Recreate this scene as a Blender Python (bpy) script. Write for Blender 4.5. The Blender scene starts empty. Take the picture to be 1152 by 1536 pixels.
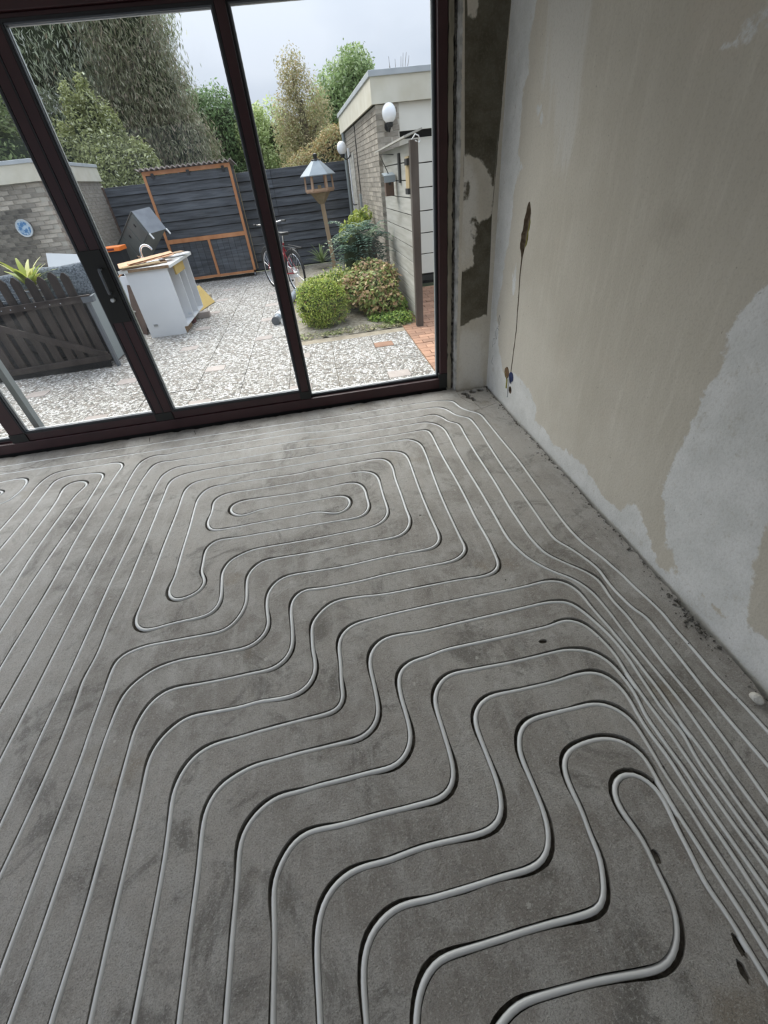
import bpy, bmesh, math, random
import numpy as np
from mathutils import Vector, Matrix
from mathutils.geometry import delaunay_2d_cdt

# ------------------------------------------------------------------ camera
S = bpy.context.scene
COL = S.collection
def look(p, r, y):
    fwd = Vector((math.sin(y)*math.cos(p), math.cos(y)*math.cos(p), math.sin(p)))
    rt0 = Vector((math.cos(y), -math.sin(y), 0)); dn0 = fwd.cross(rt0)
    c, s = math.cos(r), math.sin(r)
    rt = rt0*c + dn0*s; dn = -rt0*s + dn0*c
    return Matrix((rt, -dn, -fwd)).transposed()
cam_d = bpy.data.cameras.new('camera'); cam = bpy.data.objects.new('camera', cam_d); COL.objects.link(cam)
cam_d.sensor_fit = 'HORIZONTAL'; cam_d.sensor_width = 36.0; cam_d.lens = 625.2/1152*36.0
cam_d.clip_start = 0.02; cam_d.clip_end = 300
cam.matrix_world = Matrix.Translation((0, 0, 1.55)) @ look(math.radians(-38.87), math.radians(6.76), math.radians(4.75)).to_4x4()
S.camera = cam
# ------------------------------------------------------------------ sky and exposure
S.view_settings.view_transform = 'Standard'; S.view_settings.look = 'None'
S.view_settings.exposure = 0.34; S.view_settings.gamma = 1.0; S.view_settings.use_curve_mapping = False
W = bpy.data.worlds.new('overcast_sky'); S.world = W; W.use_nodes = True
nt = W.node_tree; nt.nodes.clear()
def N(t, nt, **k):
    n = nt.nodes.new(t)
    for a, b in k.items(): setattr(n, a, b)
    return n
tc = N('ShaderNodeTexCoord', nt); mp = N('ShaderNodeMapping', nt); mp.inputs['Scale'].default_value = (1, 1, 2.6)
no = N('ShaderNodeTexNoise', nt); no.inputs['Scale'].default_value = 1.7; no.inputs['Detail'].default_value = 4; no.inputs['Roughness'].default_value = .5
cr = N('ShaderNodeValToRGB', nt)
cr.color_ramp.elements[0].position = .36; cr.color_ramp.elements[0].color = (.53, .61, .75, 1)
cr.color_ramp.elements[1].position = .66; cr.color_ramp.elements[1].color = (.82, .88, 1.0, 1)
bg = N('ShaderNodeBackground', nt); bg.inputs['Strength'].default_value = 0.84
wo = N('ShaderNodeOutputWorld', nt)
nt.links.new(tc.outputs['Generated'], mp.inputs['Vector']); nt.links.new(mp.outputs[0], no.inputs['Vector'])
nt.links.new(no.outputs[0], cr.inputs[0])
# overcast luminance rises towards the zenith, dull ground below the horizon
sep = N('ShaderNodeSeparateXYZ', nt); nt.links.new(tc.outputs['Generated'], sep.inputs[0])
lum = N('ShaderNodeMapRange', nt); lum.inputs['From Min'].default_value = 0; lum.inputs['From Max'].default_value = 1; lum.inputs['To Min'].default_value = .78; lum.inputs['To Max'].default_value = 2.2
nt.links.new(sep.outputs['Z'], lum.inputs['Value'])
gnd = N('ShaderNodeMapRange', nt); gnd.inputs['From Min'].default_value = -.06; gnd.inputs['From Max'].default_value = 0; gnd.inputs['To Min'].default_value = .38; gnd.inputs['To Max'].default_value = 1
nt.links.new(sep.outputs['Z'], gnd.inputs['Value'])
mm = N('ShaderNodeMath', nt, operation='MULTIPLY'); nt.links.new(lum.outputs[0], mm.inputs[0]); nt.links.new(gnd.outputs[0], mm.inputs[1])
vm = N('ShaderNodeVectorMath', nt, operation='SCALE'); nt.links.new(cr.outputs[0], vm.inputs[0]); nt.links.new(mm.outputs[0], vm.inputs['Scale'])
nt.links.new(vm.outputs[0], bg.inputs[0]); nt.links.new(bg.outputs[0], wo.inputs[0])
# the sun behind the overcast: weak and very soft
sd = bpy.data.lights.new('sun', 'SUN'); sd.energy = 4.8; sd.angle = math.radians(65); sd.color = (1, .965, .90)
so = bpy.data.objects.new('sun', sd); COL.objects.link(so)
so.rotation_euler = Vector((.45, -1.0, -1.0)).to_track_quat('-Z', 'Y').to_euler()
so.location = (2, 14, 20)
GZ = -0.06      # ground outside, a little below the screed

# ------------------------------------------------------------------ helpers
def tag(o, label=None, cat=None, group=None, kind=None):
    if label: o['label'] = label
    if cat: o['category'] = cat
    if group: o['group'] = group
    if kind: o['kind'] = kind
    return o
def thing(name, label, cat, loc=(0, 0, 0), rotz=0, group=None):
    o = bpy.data.objects.new(name, None); COL.objects.link(o); o.location = loc; o.rotation_euler = (0, 0, rotz)
    o.empty_display_size = .1
    return tag(o, label, cat, group)
def link(name, me, parent=None):
    o = bpy.data.objects.new(name, me); COL.objects.link(o)
    if parent: o.parent = parent
    return o
class MB:
    def __init__(s): s.v = []; s.f = []
    def add(s, vs, fs):
        n = len(s.v); s.v += [tuple(v) for v in vs]; s.f += [tuple(n+i for i in f) for f in fs]; return s
    def box(s, x0, x1, y0, y1, z0, z1, M=None):
        vs = [Vector((x, y, z)) for z in (z0, z1) for y in (y0, y1) for x in (x0, x1)]
        if M: vs = [M @ v for v in vs]
        return s.add(vs, [(0, 2, 3, 1), (4, 5, 7, 6), (0, 1, 5, 4), (2, 6, 7, 3), (0, 4, 6, 2), (1, 3, 7, 5)])
    def bar(s, a, b, w, h, up=(0, 0, 1)):
        a, b = Vector(a), Vector(b); d = (b-a); L = d.length; d.normalize(); u = Vector(up)
        x = d.cross(u)
        if x.length < 1e-4: x = Vector((1, 0, 0))
        x.normalize(); z = x.cross(d)
        vs = [p + x*sx*w/2 + z*sz*h/2 for p in (a, b) for sz in (-1, 1) for sx in (-1, 1)]
        return s.add(vs, [(0, 1, 3, 2), (4, 6, 7, 5), (0, 4, 5, 1), (2, 3, 7, 6), (0, 2, 6, 4), (1, 5, 7, 3)])
    def quadbox(s, A, a, b, c):
        A, a, b, c = map(Vector, (A, a, b, c))
        return s.add([A+a*i+b*j+c*k for k in (0, 1) for j in (0, 1) for i in (0, 1)],
                     [(0, 2, 3, 1), (4, 5, 7, 6), (0, 1, 5, 4), (2, 6, 7, 3), (0, 4, 6, 2), (1, 3, 7, 5)])
    def prism(s, poly, z0, z1, M=None):
        n = len(poly); vs = [Vector((x, y, z)) for z in (z0, z1) for x, y in poly]
        if M: vs = [M @ v for v in vs]
        return s.add(vs, [tuple(range(n))[::-1], tuple(range(n, 2*n))] + [(i, (i+1) % n, n+(i+1) % n, n+i) for i in range(n)])
    def tube(s, pts, r, n=8, caps=True):
        pts = [Vector(p) for p in pts]; m = len(pts); rr = r if hasattr(r, '__len__') else [r]*m
        up = None; vs = []
        for i, p in enumerate(pts):
            d = (pts[min(i+1, m-1)] - pts[max(i-1, 0)]).normalized()
            if up is None:
                up = Vector((0, 0, 1)) if abs(d.z) < .9 else Vector((1, 0, 0))
            x = d.cross(up).normalized(); up = x.cross(d).normalized()
            for k in range(n):
                a = 2*math.pi*k/n; vs.append(p + (x*math.cos(a) + up*math.sin(a))*rr[i])
        fs = [(i*n+k, i*n+(k+1) % n, (i+1)*n+(k+1) % n, (i+1)*n+k) for i in range(m-1) for k in range(n)]
        if caps: fs += [tuple(range(n))[::-1], tuple(range((m-1)*n, m*n))]
        return s.add(vs, fs)
    def lathe(s, prof, n=16, M=None):
        vs = [Vector((r*math.cos(2*math.pi*k/n), r*math.sin(2*math.pi*k/n), z)) for r, z in prof for k in range(n)]
        if M: vs = [M @ v for v in vs]
        m = len(prof)
        return s.add(vs, [(i*n+k, i*n+(k+1) % n, (i+1)*n+(k+1) % n, (i+1)*n+k) for i in range(m-1) for k in range(n)] + [tuple(range(n))[::-1], tuple(range((m-1)*n, m*n))])
    def mesh(s, name, mat, smooth=False):
        me = bpy.data.meshes.new(name); me.from_pydata(s.v, [], s.f); me.validate()
        bm = bmesh.new(); bm.from_mesh(me); bmesh.ops.recalc_face_normals(bm, faces=bm.faces); bm.to_mesh(me); bm.free()
        if mat: me.materials.append(mat)
        if smooth:
            me.polygons.foreach_set('use_smooth', [True]*len(me.polygons))
            if hasattr(me, 'set_sharp_from_angle'): me.set_sharp_from_angle(angle=math.radians(40))
        return me
    def build(s, name, mat, parent=None, smooth=False, bevel=0):
        o = link(name, s.mesh(name, mat, smooth), parent)
        if bevel:
            b = o.modifiers.new('bevel', 'BEVEL'); b.width = bevel; b.segments = 2; b.limit_method = 'ANGLE'
        return o
def arrmesh(name, V, Fq, mat, cols=None):
    """mesh from numpy arrays; faces all of one size"""
    V = np.asarray(V, np.float32); Fq = np.asarray(Fq, np.int32)
    me = bpy.data.meshes.new(name); k = Fq.shape[1]
    me.vertices.add(len(V)); me.vertices.foreach_set('co', V.ravel())
    me.loops.add(Fq.size); me.loops.foreach_set('vertex_index', Fq.ravel())
    me.polygons.add(len(Fq)); me.polygons.foreach_set('loop_start', np.arange(0, Fq.size, k, dtype=np.int32))
    try: me.polygons.foreach_set('loop_total', np.full(len(Fq), k, np.int32))
    except Exception: pass
    me.update(calc_edges=True); me.validate()
    if cols is not None:
        a = me.color_attributes.new('Col', 'FLOAT_COLOR', 'POINT'); a.data.foreach_set('color', np.asarray(cols, np.float32).ravel())
    if mat: me.materials.append(mat)
    return me
# ------------------------------------------------------------------ materials
def mat(name, col, rough=.8, col2=None, scale=20, bump=0, bscale=None, metal=0, spec=.5, stretch=None, detail=5, objrand=0, contrast=(.35, .65)):
    m = bpy.data.materials.new(name); m.use_nodes = True; t = m.node_tree; b = t.nodes['Principled BSDF']
    b.inputs['Base Color'].default_value = (*col, 1); b.inputs['Roughness'].default_value = rough
    b.inputs['Metallic'].default_value = metal; b.inputs['Specular IOR Level'].default_value = spec
    tcn = N('ShaderNodeTexCoord', t); mpn = N('ShaderNodeMapping', t)
    if stretch: mpn.inputs['Scale'].default_value = stretch
    t.links.new(tcn.outputs['Object'], mpn.inputs['Vector'])
    out = None
    if col2:
        n = N('ShaderNodeTexNoise', t); n.inputs['Scale'].default_value = scale; n.inputs['Detail'].default_value = detail
        t.links.new(mpn.outputs[0], n.inputs['Vector'])
        r = N('ShaderNodeValToRGB', t); e = r.color_ramp.elements
        e[0].position, e[1].position = contrast; e[0].color = (*col, 1); e[1].color = (*col2, 1)
        t.links.new(n.outputs[0], r.inputs[0]); out = r.outputs[0]; t.links.new(out, b.inputs['Base Color'])
    if objrand:
        oi = N('ShaderNodeObjectInfo', t); mr = N('ShaderNodeMapRange', t); mr.inputs['To Min'].default_value = 1-objrand; mr.inputs['To Max'].default_value = 1+objrand
        t.links.new(oi.outputs['Random'], mr.inputs['Value'])
        hs = N('ShaderNodeHueSaturation', t); t.links.new(mr.outputs[0], hs.inputs['Value'])
        if out: t.links.new(out, hs.inputs['Color'])
        else: hs.inputs['Color'].default_value = (*col, 1)
        t.links.new(hs.outputs[0], b.inputs['Base Color'])
    if bump:
        n2 = N('ShaderNodeTexNoise', t); n2.inputs['Scale'].default_value = bscale or scale*3; n2.inputs['Detail'].default_value = 6
        t.links.new(mpn.outputs[0], n2.inputs['Vector'])
        bp = N('ShaderNodeBump', t); bp.inputs['Strength'].default_value = bump; bp.inputs['Distance'].default_value = .01
        t.links.new(n2.outputs[0], bp.inputs['Height']); t.links.new(bp.outputs[0], b.inputs['Normal'])
    return m
def mathn(t, op, a, b=None, c=None, clamp=False):
    n = N('ShaderNodeMath', t, operation=op); n.use_clamp = clamp
    for i, v in enumerate((a, b, c)):
        if v is None: continue
        if isinstance(v, (int, float)): n.inputs[i].default_value = v
        else: t.links.new(v, n.inputs[i])
    return n.outputs[0]
def mix(t, f, a, b, mode='MIX'):
    n = N('ShaderNodeMix', t, data_type='RGBA', blend_type=mode)
    if isinstance(f, (int, float)): n.inputs['Factor'].default_value = f
    else: t.links.new(f, n.inputs['Factor'])
    for nm, v in (('A', a), ('B', b)):
        s = [i for i in n.inputs if i.name == nm and i.type == 'RGBA'][0]
        if isinstance(v, tuple): s.default_value = (*v, 1)
        else: t.links.new(v, s)
    return [o for o in n.outputs if o.type == 'RGBA'][0]
def noise(t, vec, scale, detail=5, rough=.5, dist=0):
    n = N('ShaderNodeTexNoise', t); n.inputs['Scale'].default_value = scale; n.inputs['Detail'].default_value = detail
    n.inputs['Roughness'].default_value = rough; n.inputs['Distortion'].default_value = dist
    if vec is not None: t.links.new(vec, n.inputs['Vector'])
    return n.outputs[0]
def ramp(t, f, lo, hi):
    n = N('ShaderNodeMapRange', t); n.interpolation_type = 'SMOOTHSTEP'
    n.inputs['From Min'].default_value = lo; n.inputs['From Max'].default_value = hi
    t.links.new(f, n.inputs['Value']); return n.outputs[0]
def newmat(name, rough=.8, spec=.5):
    m = bpy.data.materials.new(name); m.use_nodes = True; t = m.node_tree; b = t.nodes['Principled BSDF']
    b.inputs['Roughness'].default_value = rough; b.inputs['Specular IOR Level'].default_value = spec
    tcn = N('ShaderNodeTexCoord', t); return m, t, b, tcn.outputs['Object']
def mapv(t, vec, sc, rot=(0, 0, 0)):
    n = N('ShaderNodeMapping', t); n.inputs['Scale'].default_value = sc; n.inputs['Rotation'].default_value = rot; t.links.new(vec, n.inputs['Vector']); return n.outputs[0]
def bumpn(t, b, h, strength, dist=.01, prev=None):
    n = N('ShaderNodeBump', t); n.inputs['Strength'].default_value = strength; n.inputs['Distance'].default_value = dist
    t.links.new(h, n.inputs['Height'])
    if prev: t.links.new(prev, n.inputs['Normal'])
    t.links.new(n.outputs[0], b.inputs['Normal']); return n.outputs[0]

def make_screed():
    m, t, b, v = newmat('screed', .52, .65)
    big = noise(t, v, 1.3, 6, .6); mid = noise(t, v, 6, 8, .7, .4); fine = noise(t, v, 48, 8, .75); vf = noise(t, v, 230, 4, .7)
    c = mix(t, ramp(t, big, .38, .62), (.285, .262, .235), (.46, .436, .405))
    c = mix(t, ramp(t, mid, .42, .66), c, (.49, .478, .455))
    dark = mathn(t, 'MULTIPLY', ramp(t, noise(t, v, 3.4, 9, .75, .8), .51, .64), .85)
    c = mix(t, dark, c, (.155, .143, .125))
    # fine sawing dust, streaked along the pipe runs
    st = noise(t, mapv(t, v, (14, 2.2, 1), (0, 0, .12)), 1.5, 8, .75)
    c = mix(t, mathn(t, 'MULTIPLY', ramp(t, st, .48, .72), .55), c, (.58, .575, .56))
    rust = mathn(t, 'MULTIPLY', ramp(t, noise(t, v, 2.3, 4, .6), .60, .72), .6)
    c = mix(t, rust, c, (.27, .215, .145))
    stn = ramp(t, noise(t, v, 5.2, 7, .7, 1.5), .68, .73)
    c = mix(t, mathn(t, 'MULTIPLY', stn, .75), c, (.13, .115, .09))
    vo = N('ShaderNodeTexVoronoi', t); vo.inputs['Scale'].default_value = 7; t.links.new(v, vo.inputs['Vector'])
    w1 = mathn(t, 'ADD', vo.outputs['Distance'], mathn(t, 'MULTIPLY', fine, .16))
    c = mix(t, mathn(t, 'MULTIPLY', mathn(t, 'LESS_THAN', w1, .135), .7), c, (.66, .65, .61))
    c = mix(t, mathn(t, 'MULTIPLY', ramp(t, fine, .46, .34), .45), c, (.14, .13, .115))
    c = mix(t, mathn(t, 'MULTIPLY', ramp(t, fine, .55, .66), .35), c, (.60, .59, .565))
    c = mix(t, mathn(t, 'MULTIPLY', ramp(t, vf, .50, .60), .50), c, (.15, .138, .12))
    c = mix(t, mathn(t, 'MULTIPLY', ramp(t, noise(t, v, 150, 3, .6), .56, .64), .45), c, (.62, .61, .58))
    t.links.new(c, b.inputs['Base Color'])
    t.links.new(mathn(t, 'ADD', mathn(t, 'MULTIPLY', mid, .28), .20), b.inputs['Roughness'])
    h = mathn(t, 'ADD', mathn(t, 'MULTIPLY', fine, .8), mathn(t, 'MULTIPLY', vf, .35))
    h = mathn(t, 'ADD', h, mathn(t, 'MULTIPLY', mid, .8))
    bumpn(t, b, h, .9, .010)
    return m
def make_plaster(dark=False):
    """bare render; the attribute 'patch' holds the distance to the edge of the white skim patches, 'dark' that of dark cement"""
    m, t, b, v = newmat('bare_plaster', .9, .25)
    big = noise(t, v, 1.1, 5, .55); mid = noise(t, v, 7, 8, .65); fine = noise(t, v, 90, 6, .65)
    c = mix(t, ramp(t, big, .35, .65), (.585, .545, .46), (.685, .645, .56))
    strk = noise(t, mapv(t, v, (6, 22, 2.4), (.12, 0, 0)), 1.2, 6, .65)
    c = mix(t, mathn(t, 'MULTIPLY', ramp(t, strk, .45, .75), .35), c, (.76, .72, .63))
    pk = mathn(t, 'MULTIPLY', ramp(t, noise(t, v, 2.1, 4, .6), .52, .7), .25); c = mix(t, pk, c, (.62, .53, .43))
    at = N('ShaderNodeAttribute', t); at.attribute_name = 'patch'
    e = mathn(t, 'ADD', at.outputs['Fac'], mathn(t, 'MULTIPLY', mathn(t, 'SUBTRACT', mid, .5), .13))
    e = mathn(t, 'ADD', e, mathn(t, 'MULTIPLY', mathn(t, 'SUBTRACT', noise(t, v, 30, 6, .7), .5), .05))
    wm = ramp(t, e, -.006, .008)
    wc = mix(t, ramp(t, mid, .35, .7), (.70, .71, .69), (.82, .825, .81))
    wc = mix(t, mathn(t, 'MULTIPLY', ramp(t, noise(t, v, 13, 8, .75), .56, .68), .55), wc, (.53, .505, .44))
    c = mix(t, mathn(t, 'MULTIPLY', wm, .92), c, wc)
    at3 = N('ShaderNodeAttribute', t); at3.attribute_name = 'haze'; at4 = N('ShaderNodeAttribute', t); at4.attribute_name = 'smudge'
    c = mix(t, mathn(t, 'MULTIPLY', ramp(t, mathn(t, 'ADD', at4.outputs['Fac'], mathn(t, 'MULTIPLY', mathn(t, 'SUBTRACT', mid, .5), .15)), -.03, .09), .35), c, (.30, .27, .21))
    e3 = mathn(t, 'ADD', at3.outputs['Fac'], mathn(t, 'MULTIPLY', mathn(t, 'SUBTRACT', strk, .5), .35))
    c = mix(t, mathn(t, 'MULTIPLY', ramp(t, e3, -.03, .08), .75), c, (.74, .72, .67))
    at2 = N('ShaderNodeAttribute', t); at2.attribute_name = 'dark'
    e2 = mathn(t, 'ADD', at2.outputs['Fac'], mathn(t, 'MULTIPLY', mathn(t, 'SUBTRACT', mid, .5), .12))
    dm = ramp(t, e2, -.006, .01)
    c = mix(t, dm, c, mix(t, ramp(t, mid, .3, .7), (.085, .075, .052), (.15, .138, .105)))
    c = mix(t, mathn(t, 'MULTIPLY', ramp(t, noise(t, v, 60, 3, .5), .70, .76), .5), c, (.2, .18, .14))
    c = mix(t, mathn(t, 'MULTIPLY', ramp(t, fine, .50, .38), .14), c, (.30, .275, .22))
    t.links.new(c, b.inputs['Base Color'])
    h = mathn(t, 'ADD', mathn(t, 'MULTIPLY', fine, .8), mathn(t, 'MULTIPLY', mid, .8)); h = mathn(t, 'ADD', h, mathn(t, 'MULTIPLY', wm, .25))
    bumpn(t, b, h, .5, .006)
    return m
def make_gravel():
    """exposed washed pebbles in the face of concrete slabs"""
    m, t, b, v = newmat('washed_pebble_concrete', .7, .4)
    d = N('ShaderNodeVectorMath', t); d.operation = 'ADD'
    nz = N('ShaderNodeTexNoise', t); nz.inputs['Scale'].default_value = 60; t.links.new(v, nz.inputs['Vector'])
    sc = N('ShaderNodeVectorMath', t); sc.operation = 'SCALE'; sc.inputs['Scale'].default_value = .004
    t.links.new(nz.outputs['Color'], sc.inputs[0]); t.links.new(v, d.inputs[0]); t.links.new(sc.outputs[0], d.inputs[1])
    vo = N('ShaderNodeTexVoronoi', t); vo.inputs['Scale'].default_value = 44; t.links.new(d.outputs[0], vo.inputs['Vector'])
    ve = N('ShaderNodeTexVoronoi', t); ve.feature = 'DISTANCE_TO_EDGE'; ve.inputs['Scale'].default_value = 44; t.links.new(d.outputs[0], ve.inputs['Vector'])
    sx = N('ShaderNodeSeparateColor', t); t.links.new(vo.outputs['Color'], sx.inputs[0])
    r = N('ShaderNodeValToRGB', t); r.color_ramp.interpolation = 'CONSTANT'; e = r.color_ramp.elements
    e[0].position = 0; e[0].color = (.15, .14, .125, 1); e[1].position = .14; e[1].color = (.26, .22, .18, 1)
    for p, cc in ((.28, (.44, .42, .385)), (.5, (.66, .64, .60)), (.72, (.90, .88, .85)), (.88, (.34, .30, .26))):
        q = e.new(p); q.color = (*cc, 1)
    t.links.new(sx.outputs[0], r.inputs[0])
    c = mix(t, ramp(t, ve.outputs['Distance'], .03, .13), (.12, .112, .10), r.outputs[0])
    c = mix(t, mathn(t, 'MULTIPLY', ramp(t, noise(t, v, 2.2, 4), .45, .7), .28), c, (.24, .225, .20))
    t.links.new(c, b.inputs['Base Color'])
    bumpn(t, b, ramp(t, ve.outputs['Distance'], 0, .3), .6, .006)
    return m
def make_glass(name, smudge=.05):
    m = bpy.data.materials.new(name); m.use_nodes = True; t = m.node_tree; t.nodes.clear()
    o = N('ShaderNodeOutputMaterial', t); tr = N('ShaderNodeBsdfTransparent', t); tr.inputs[0].default_value = (.965, .975, .97, 1)
    gl = N('ShaderNodeBsdfGlossy', t); gl.inputs['Roughness'].default_value = .02
    fr = N('ShaderNodeFresnel', t); fr.inputs['IOR'].default_value = 1.5
    f = mathn(t, 'MULTIPLY', fr.outputs[0], .35)
    mx = N('ShaderNodeMixShader', t); t.links.new(f, mx.inputs[0]); t.links.new(tr.outputs[0], mx.inputs[1]); t.links.new(gl.outputs[0], mx.inputs[2])
    df = N('ShaderNodeBsdfDiffuse', t); df.inputs[0].default_value = (.8, .82, .84, 1)
    tl = N('ShaderNodeBsdfTranslucent', t); tl.inputs[0].default_value = (.8, .82, .84, 1)
    ms = N('ShaderNodeMixShader', t); ms.inputs[0].default_value = .5; t.links.new(df.outputs[0], ms.inputs[1]); t.links.new(tl.outputs[0], ms.inputs[2])
    tcn = N('ShaderNodeTexCoord', t); v = tcn.outputs['Object']
    s = mathn(t, 'MULTIPLY', ramp(t, noise(t, v, 2.6, 6, .65, 1.2), .46, .78), smudge*1.6)
    dr = N('ShaderNodeTexVoronoi', t); dr.inputs['Scale'].default_value = 38; t.links.new(v, dr.inputs['Vector'])
    dots = mathn(t, 'MULTIPLY', mathn(t, 'LESS_THAN', dr.outputs['Distance'], .05), .05)
    s = mathn(t, 'ADD', mathn(t, 'ADD', s, dots), smudge*.25)
    mo = N('ShaderNodeMixShader', t); t.links.new(s, mo.inputs[0]); t.links.new(mx.outputs[0], mo.inputs[1]); t.links.new(ms.outputs[0], mo.inputs[2])
    t.links.new(mo.outputs[0], o.inputs[0]); return m
def make_leaf(name, trans=.35):
    m = bpy.data.materials.new(name); m.use_nodes = True; t = m.node_tree; t.nodes.clear()
    o = N('ShaderNodeOutputMaterial', t); a = N('ShaderNodeAttribute', t); a.attribute_name = 'Col'
    d = N('ShaderNodeBsdfPrincipled', t); d.inputs['Roughness'].default_value = .55; d.inputs['Specular IOR Level'].default_value = .35
    l = N('ShaderNodeBsdfTranslucent', t); x = N('ShaderNodeMixShader', t); x.inputs[0].default_value = trans
    t.links.new(a.outputs['Color'], d.inputs['Base Color']); t.links.new(a.outputs['Color'], l.inputs[0])
    t.links.new(d.outputs[0], x.inputs[1]); t.links.new(l.outputs[0], x.inputs[2]); t.links.new(x.outputs[0], o.inputs[0]); return m
M = {}
M['screed'] = make_screed(); M['plaster'] = make_plaster(); M['gravel'] = make_gravel()
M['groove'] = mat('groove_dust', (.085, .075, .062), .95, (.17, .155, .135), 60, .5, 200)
M['pipe'] = mat('grey_plastic_pipe', (.72, .745, .76), .28, (.78, .80, .815), 3, 0, spec=.5)
M['maroon'] = mat('maroon_frame', (.036, .0115, .014), .42, (.045, .0145, .017), 9)
M['black'] = mat('black_gasket', (.012, .013, .016), .5)
M['bead'] = mat('grey_glazing_bead', (.13, .145, .165), .35, metal=.3)
M['spacer'] = mat('silver_spacer', (.62, .65, .66), .35, metal=.5)
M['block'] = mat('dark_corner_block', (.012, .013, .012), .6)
M['extgrey'] = mat('outer_grey_rail', (.28, .31, .31), .6)
M['glass'] = make_glass('glass', .012); M['glassclean'] = make_glass('side_glass', .05)
M['jamb'] = mat('raw_jamb_timber', (.20, .185, .135), .9, (.33, .30, .24), 14, .8, 30, stretch=(1, 1, .25))
M['beadw'] = mat('whitish_corner_plaster', (.62, .62, .60), .9, (.36, .36, .34), 16, .6, 40)
M['rubble'] = mat('dark_rubble', (.06, .055, .045), .95, (.2, .19, .17), 40, 1, 80)
M['chunk'] = mat('white_plaster_chunk', (.75, .74, .69), .9, (.62, .6, .54), 30, .8, 60)
M['cream'] = mat('cream_fascia', (.62, .58, .465), .85, (.70, .665, .56), 5, .1, 60)
M['panel'] = mat('cream_door_panel', (.80, .775, .69), .6, (.84, .815, .73), 5, .08, 120)
M['capm'] = mat('zinc_roof_edge', (.50, .53, .55), .6, (.40, .43, .45), 3)
M['brick'] = mat('greyish_brick', (.28, .245, .20), .9, (.40, .36, .305), 9, .5, 60, objrand=.3)
M['brickd'] = mat('soot_stained_brick', (.10, .09, .075), .9, (.20, .18, .15), 9, .5, 60, objrand=.3)
M['mortar'] = mat('mortar', (.66, .62, .54), .95, (.54, .50, .43), 12, .3, 70)
M['mortard'] = mat('stained_mortar', (.34, .32, .275), .95, (.5, .465, .40), 6, .3, 70)
M['fence'] = mat('black_stained_board', (.030, .034, .042), .6, (.085, .096, .112), 3, .12, 14, stretch=(.7, 9, 9), objrand=.25)
M['fencebk'] = mat('black_board_and_gap_shade', (.008, .009, .011), .9)
M['orange'] = mat('orange_timber', (.56, .25, .105), .6, (.42, .17, .065), 5, .2, 40, stretch=(1, 1, .3))
M['roofsheet'] = mat('corrugated_sheet', (.25, .21, .19), .8, (.36, .31, .28), 5)
M['gpine'] = mat('grey_weathered_plank', (.50, .485, .44), .85, (.38, .365, .32), 3, .15, 16, stretch=(6, .6, 8), objrand=.12)
M['post'] = mat('dark_weathered_post', (.058, .045, .036), .85, (.10, .08, .065), 8, .5, 40, stretch=(1, 1, .2))
M['newpine'] = mat('yellow_pine_batten', (.52, .40, .22), .8, (.42, .31, .16), 6, .2, 30, stretch=(1, 1, .2))
M['iron'] = mat('black_iron', (.015, .015, .016), .55)
M['zinc'] = mat('zinc_sheet', (.30, .345, .38), .5, (.24, .28, .31), 4, metal=.2)
M['feedwood'] = mat('feeder_timber', (.50, .335, .23), .75, (.38, .25, .165), 10, .2, 40, stretch=(1, 1, .3))
M['funnel'] = mat('olive_brown_timber', (.20, .155, .085), .8, (.26, .20, .12), 8, .2, 40)
M['polew'] = mat('bird_table_pole', (.38, .285, .185), .8, (.30, .22, .14), 8, .3, 30, stretch=(1, 1, .15))
M['whitelam'] = mat('white_laminate', (.80, .82, .85), .5, (.76, .78, .81), 3)
M['whiteedge'] = mat('white_worktop', (.76, .77, .76), .5)
M['chip'] = mat('chipboard_edge', (.34, .23, .14), .9, (.22, .14, .08), 30, .4, 80)
M['hard'] = mat('orange_hardboard', (.55, .28, .14), .7, (.66, .40, .24), 5, .1, 30)
M['brownb'] = mat('brown_board', (.125, .075, .052), .8, (.085, .05, .036), 6, .2, 40)
M['yellow'] = mat('yellow_board', (.63, .46, .16), .7, (.57, .40, .13), 6)
M['chrome'] = mat('chrome', (.75, .77, .8), .15, metal=1)
M['red'] = mat('red_paint', (.28, .012, .022), .4)
M['darkred'] = mat('dark_red_block', (.11, .012, .016), .6)
M['dresser'] = mat('dark_grey_steel', (.13, .145, .14), .42, (.17, .19, .18), 3, metal=.2)
M['dresstop'] = mat('lighter_grey_lid', (.17, .185, .21), .42, (.24, .26, .28), 5)
M['owhite'] = mat('opal_glass_globe', (.93, .94, .96), .25)
M['picket'] = mat('dark_brown_picket', (.026, .019, .016), .8, (.055, .041, .035), 8, .4, 40, stretch=(1, 1, .2), objrand=.15)
M['cush'] = mat('grey_woven_cushion', (.045, .055, .066), .9, (.22, .25, .28), 48, .9, 60, stretch=(1, 1, 2.6))
M['pot'] = mat('grey_pot', (.25, .23, .21), .8)
M['soil'] = mat('garden_soil', (.20, .175, .13), .95, (.36, .33, .27), 14, .8, 50)
M['sand'] = mat('sandy_earth', (.40, .345, .26), .95, (.29, .245, .18), 9, .6, 50)
M['lawn'] = mat('grass_ground', (.05, .075, .028), .95, (.085, .11, .045), 6, .5, 30)
M['clay'] = mat('red_clay_paver', (.44, .25, .16), .85, (.33, .18, .115), 8, .4, 50, objrand=.22)
M['pinkp'] = mat('pink_grey_paver', (.46, .40, .365), .85, (.38, .33, .30), 10, .3, 50, objrand=.12)
M['orangep'] = mat('orange_plastic', (.85, .20, .02), .5)
M['pvc'] = mat('blue_grey_pvc', (.24, .28, .33), .5)
M['plaqblue'] = mat('blue_glaze', (.07, .20, .40), .35, (.45, .58, .70), 22, contrast=(.45, .55))
M['plaqrim'] = mat('pale_glaze', (.55, .60, .63), .35)
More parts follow.
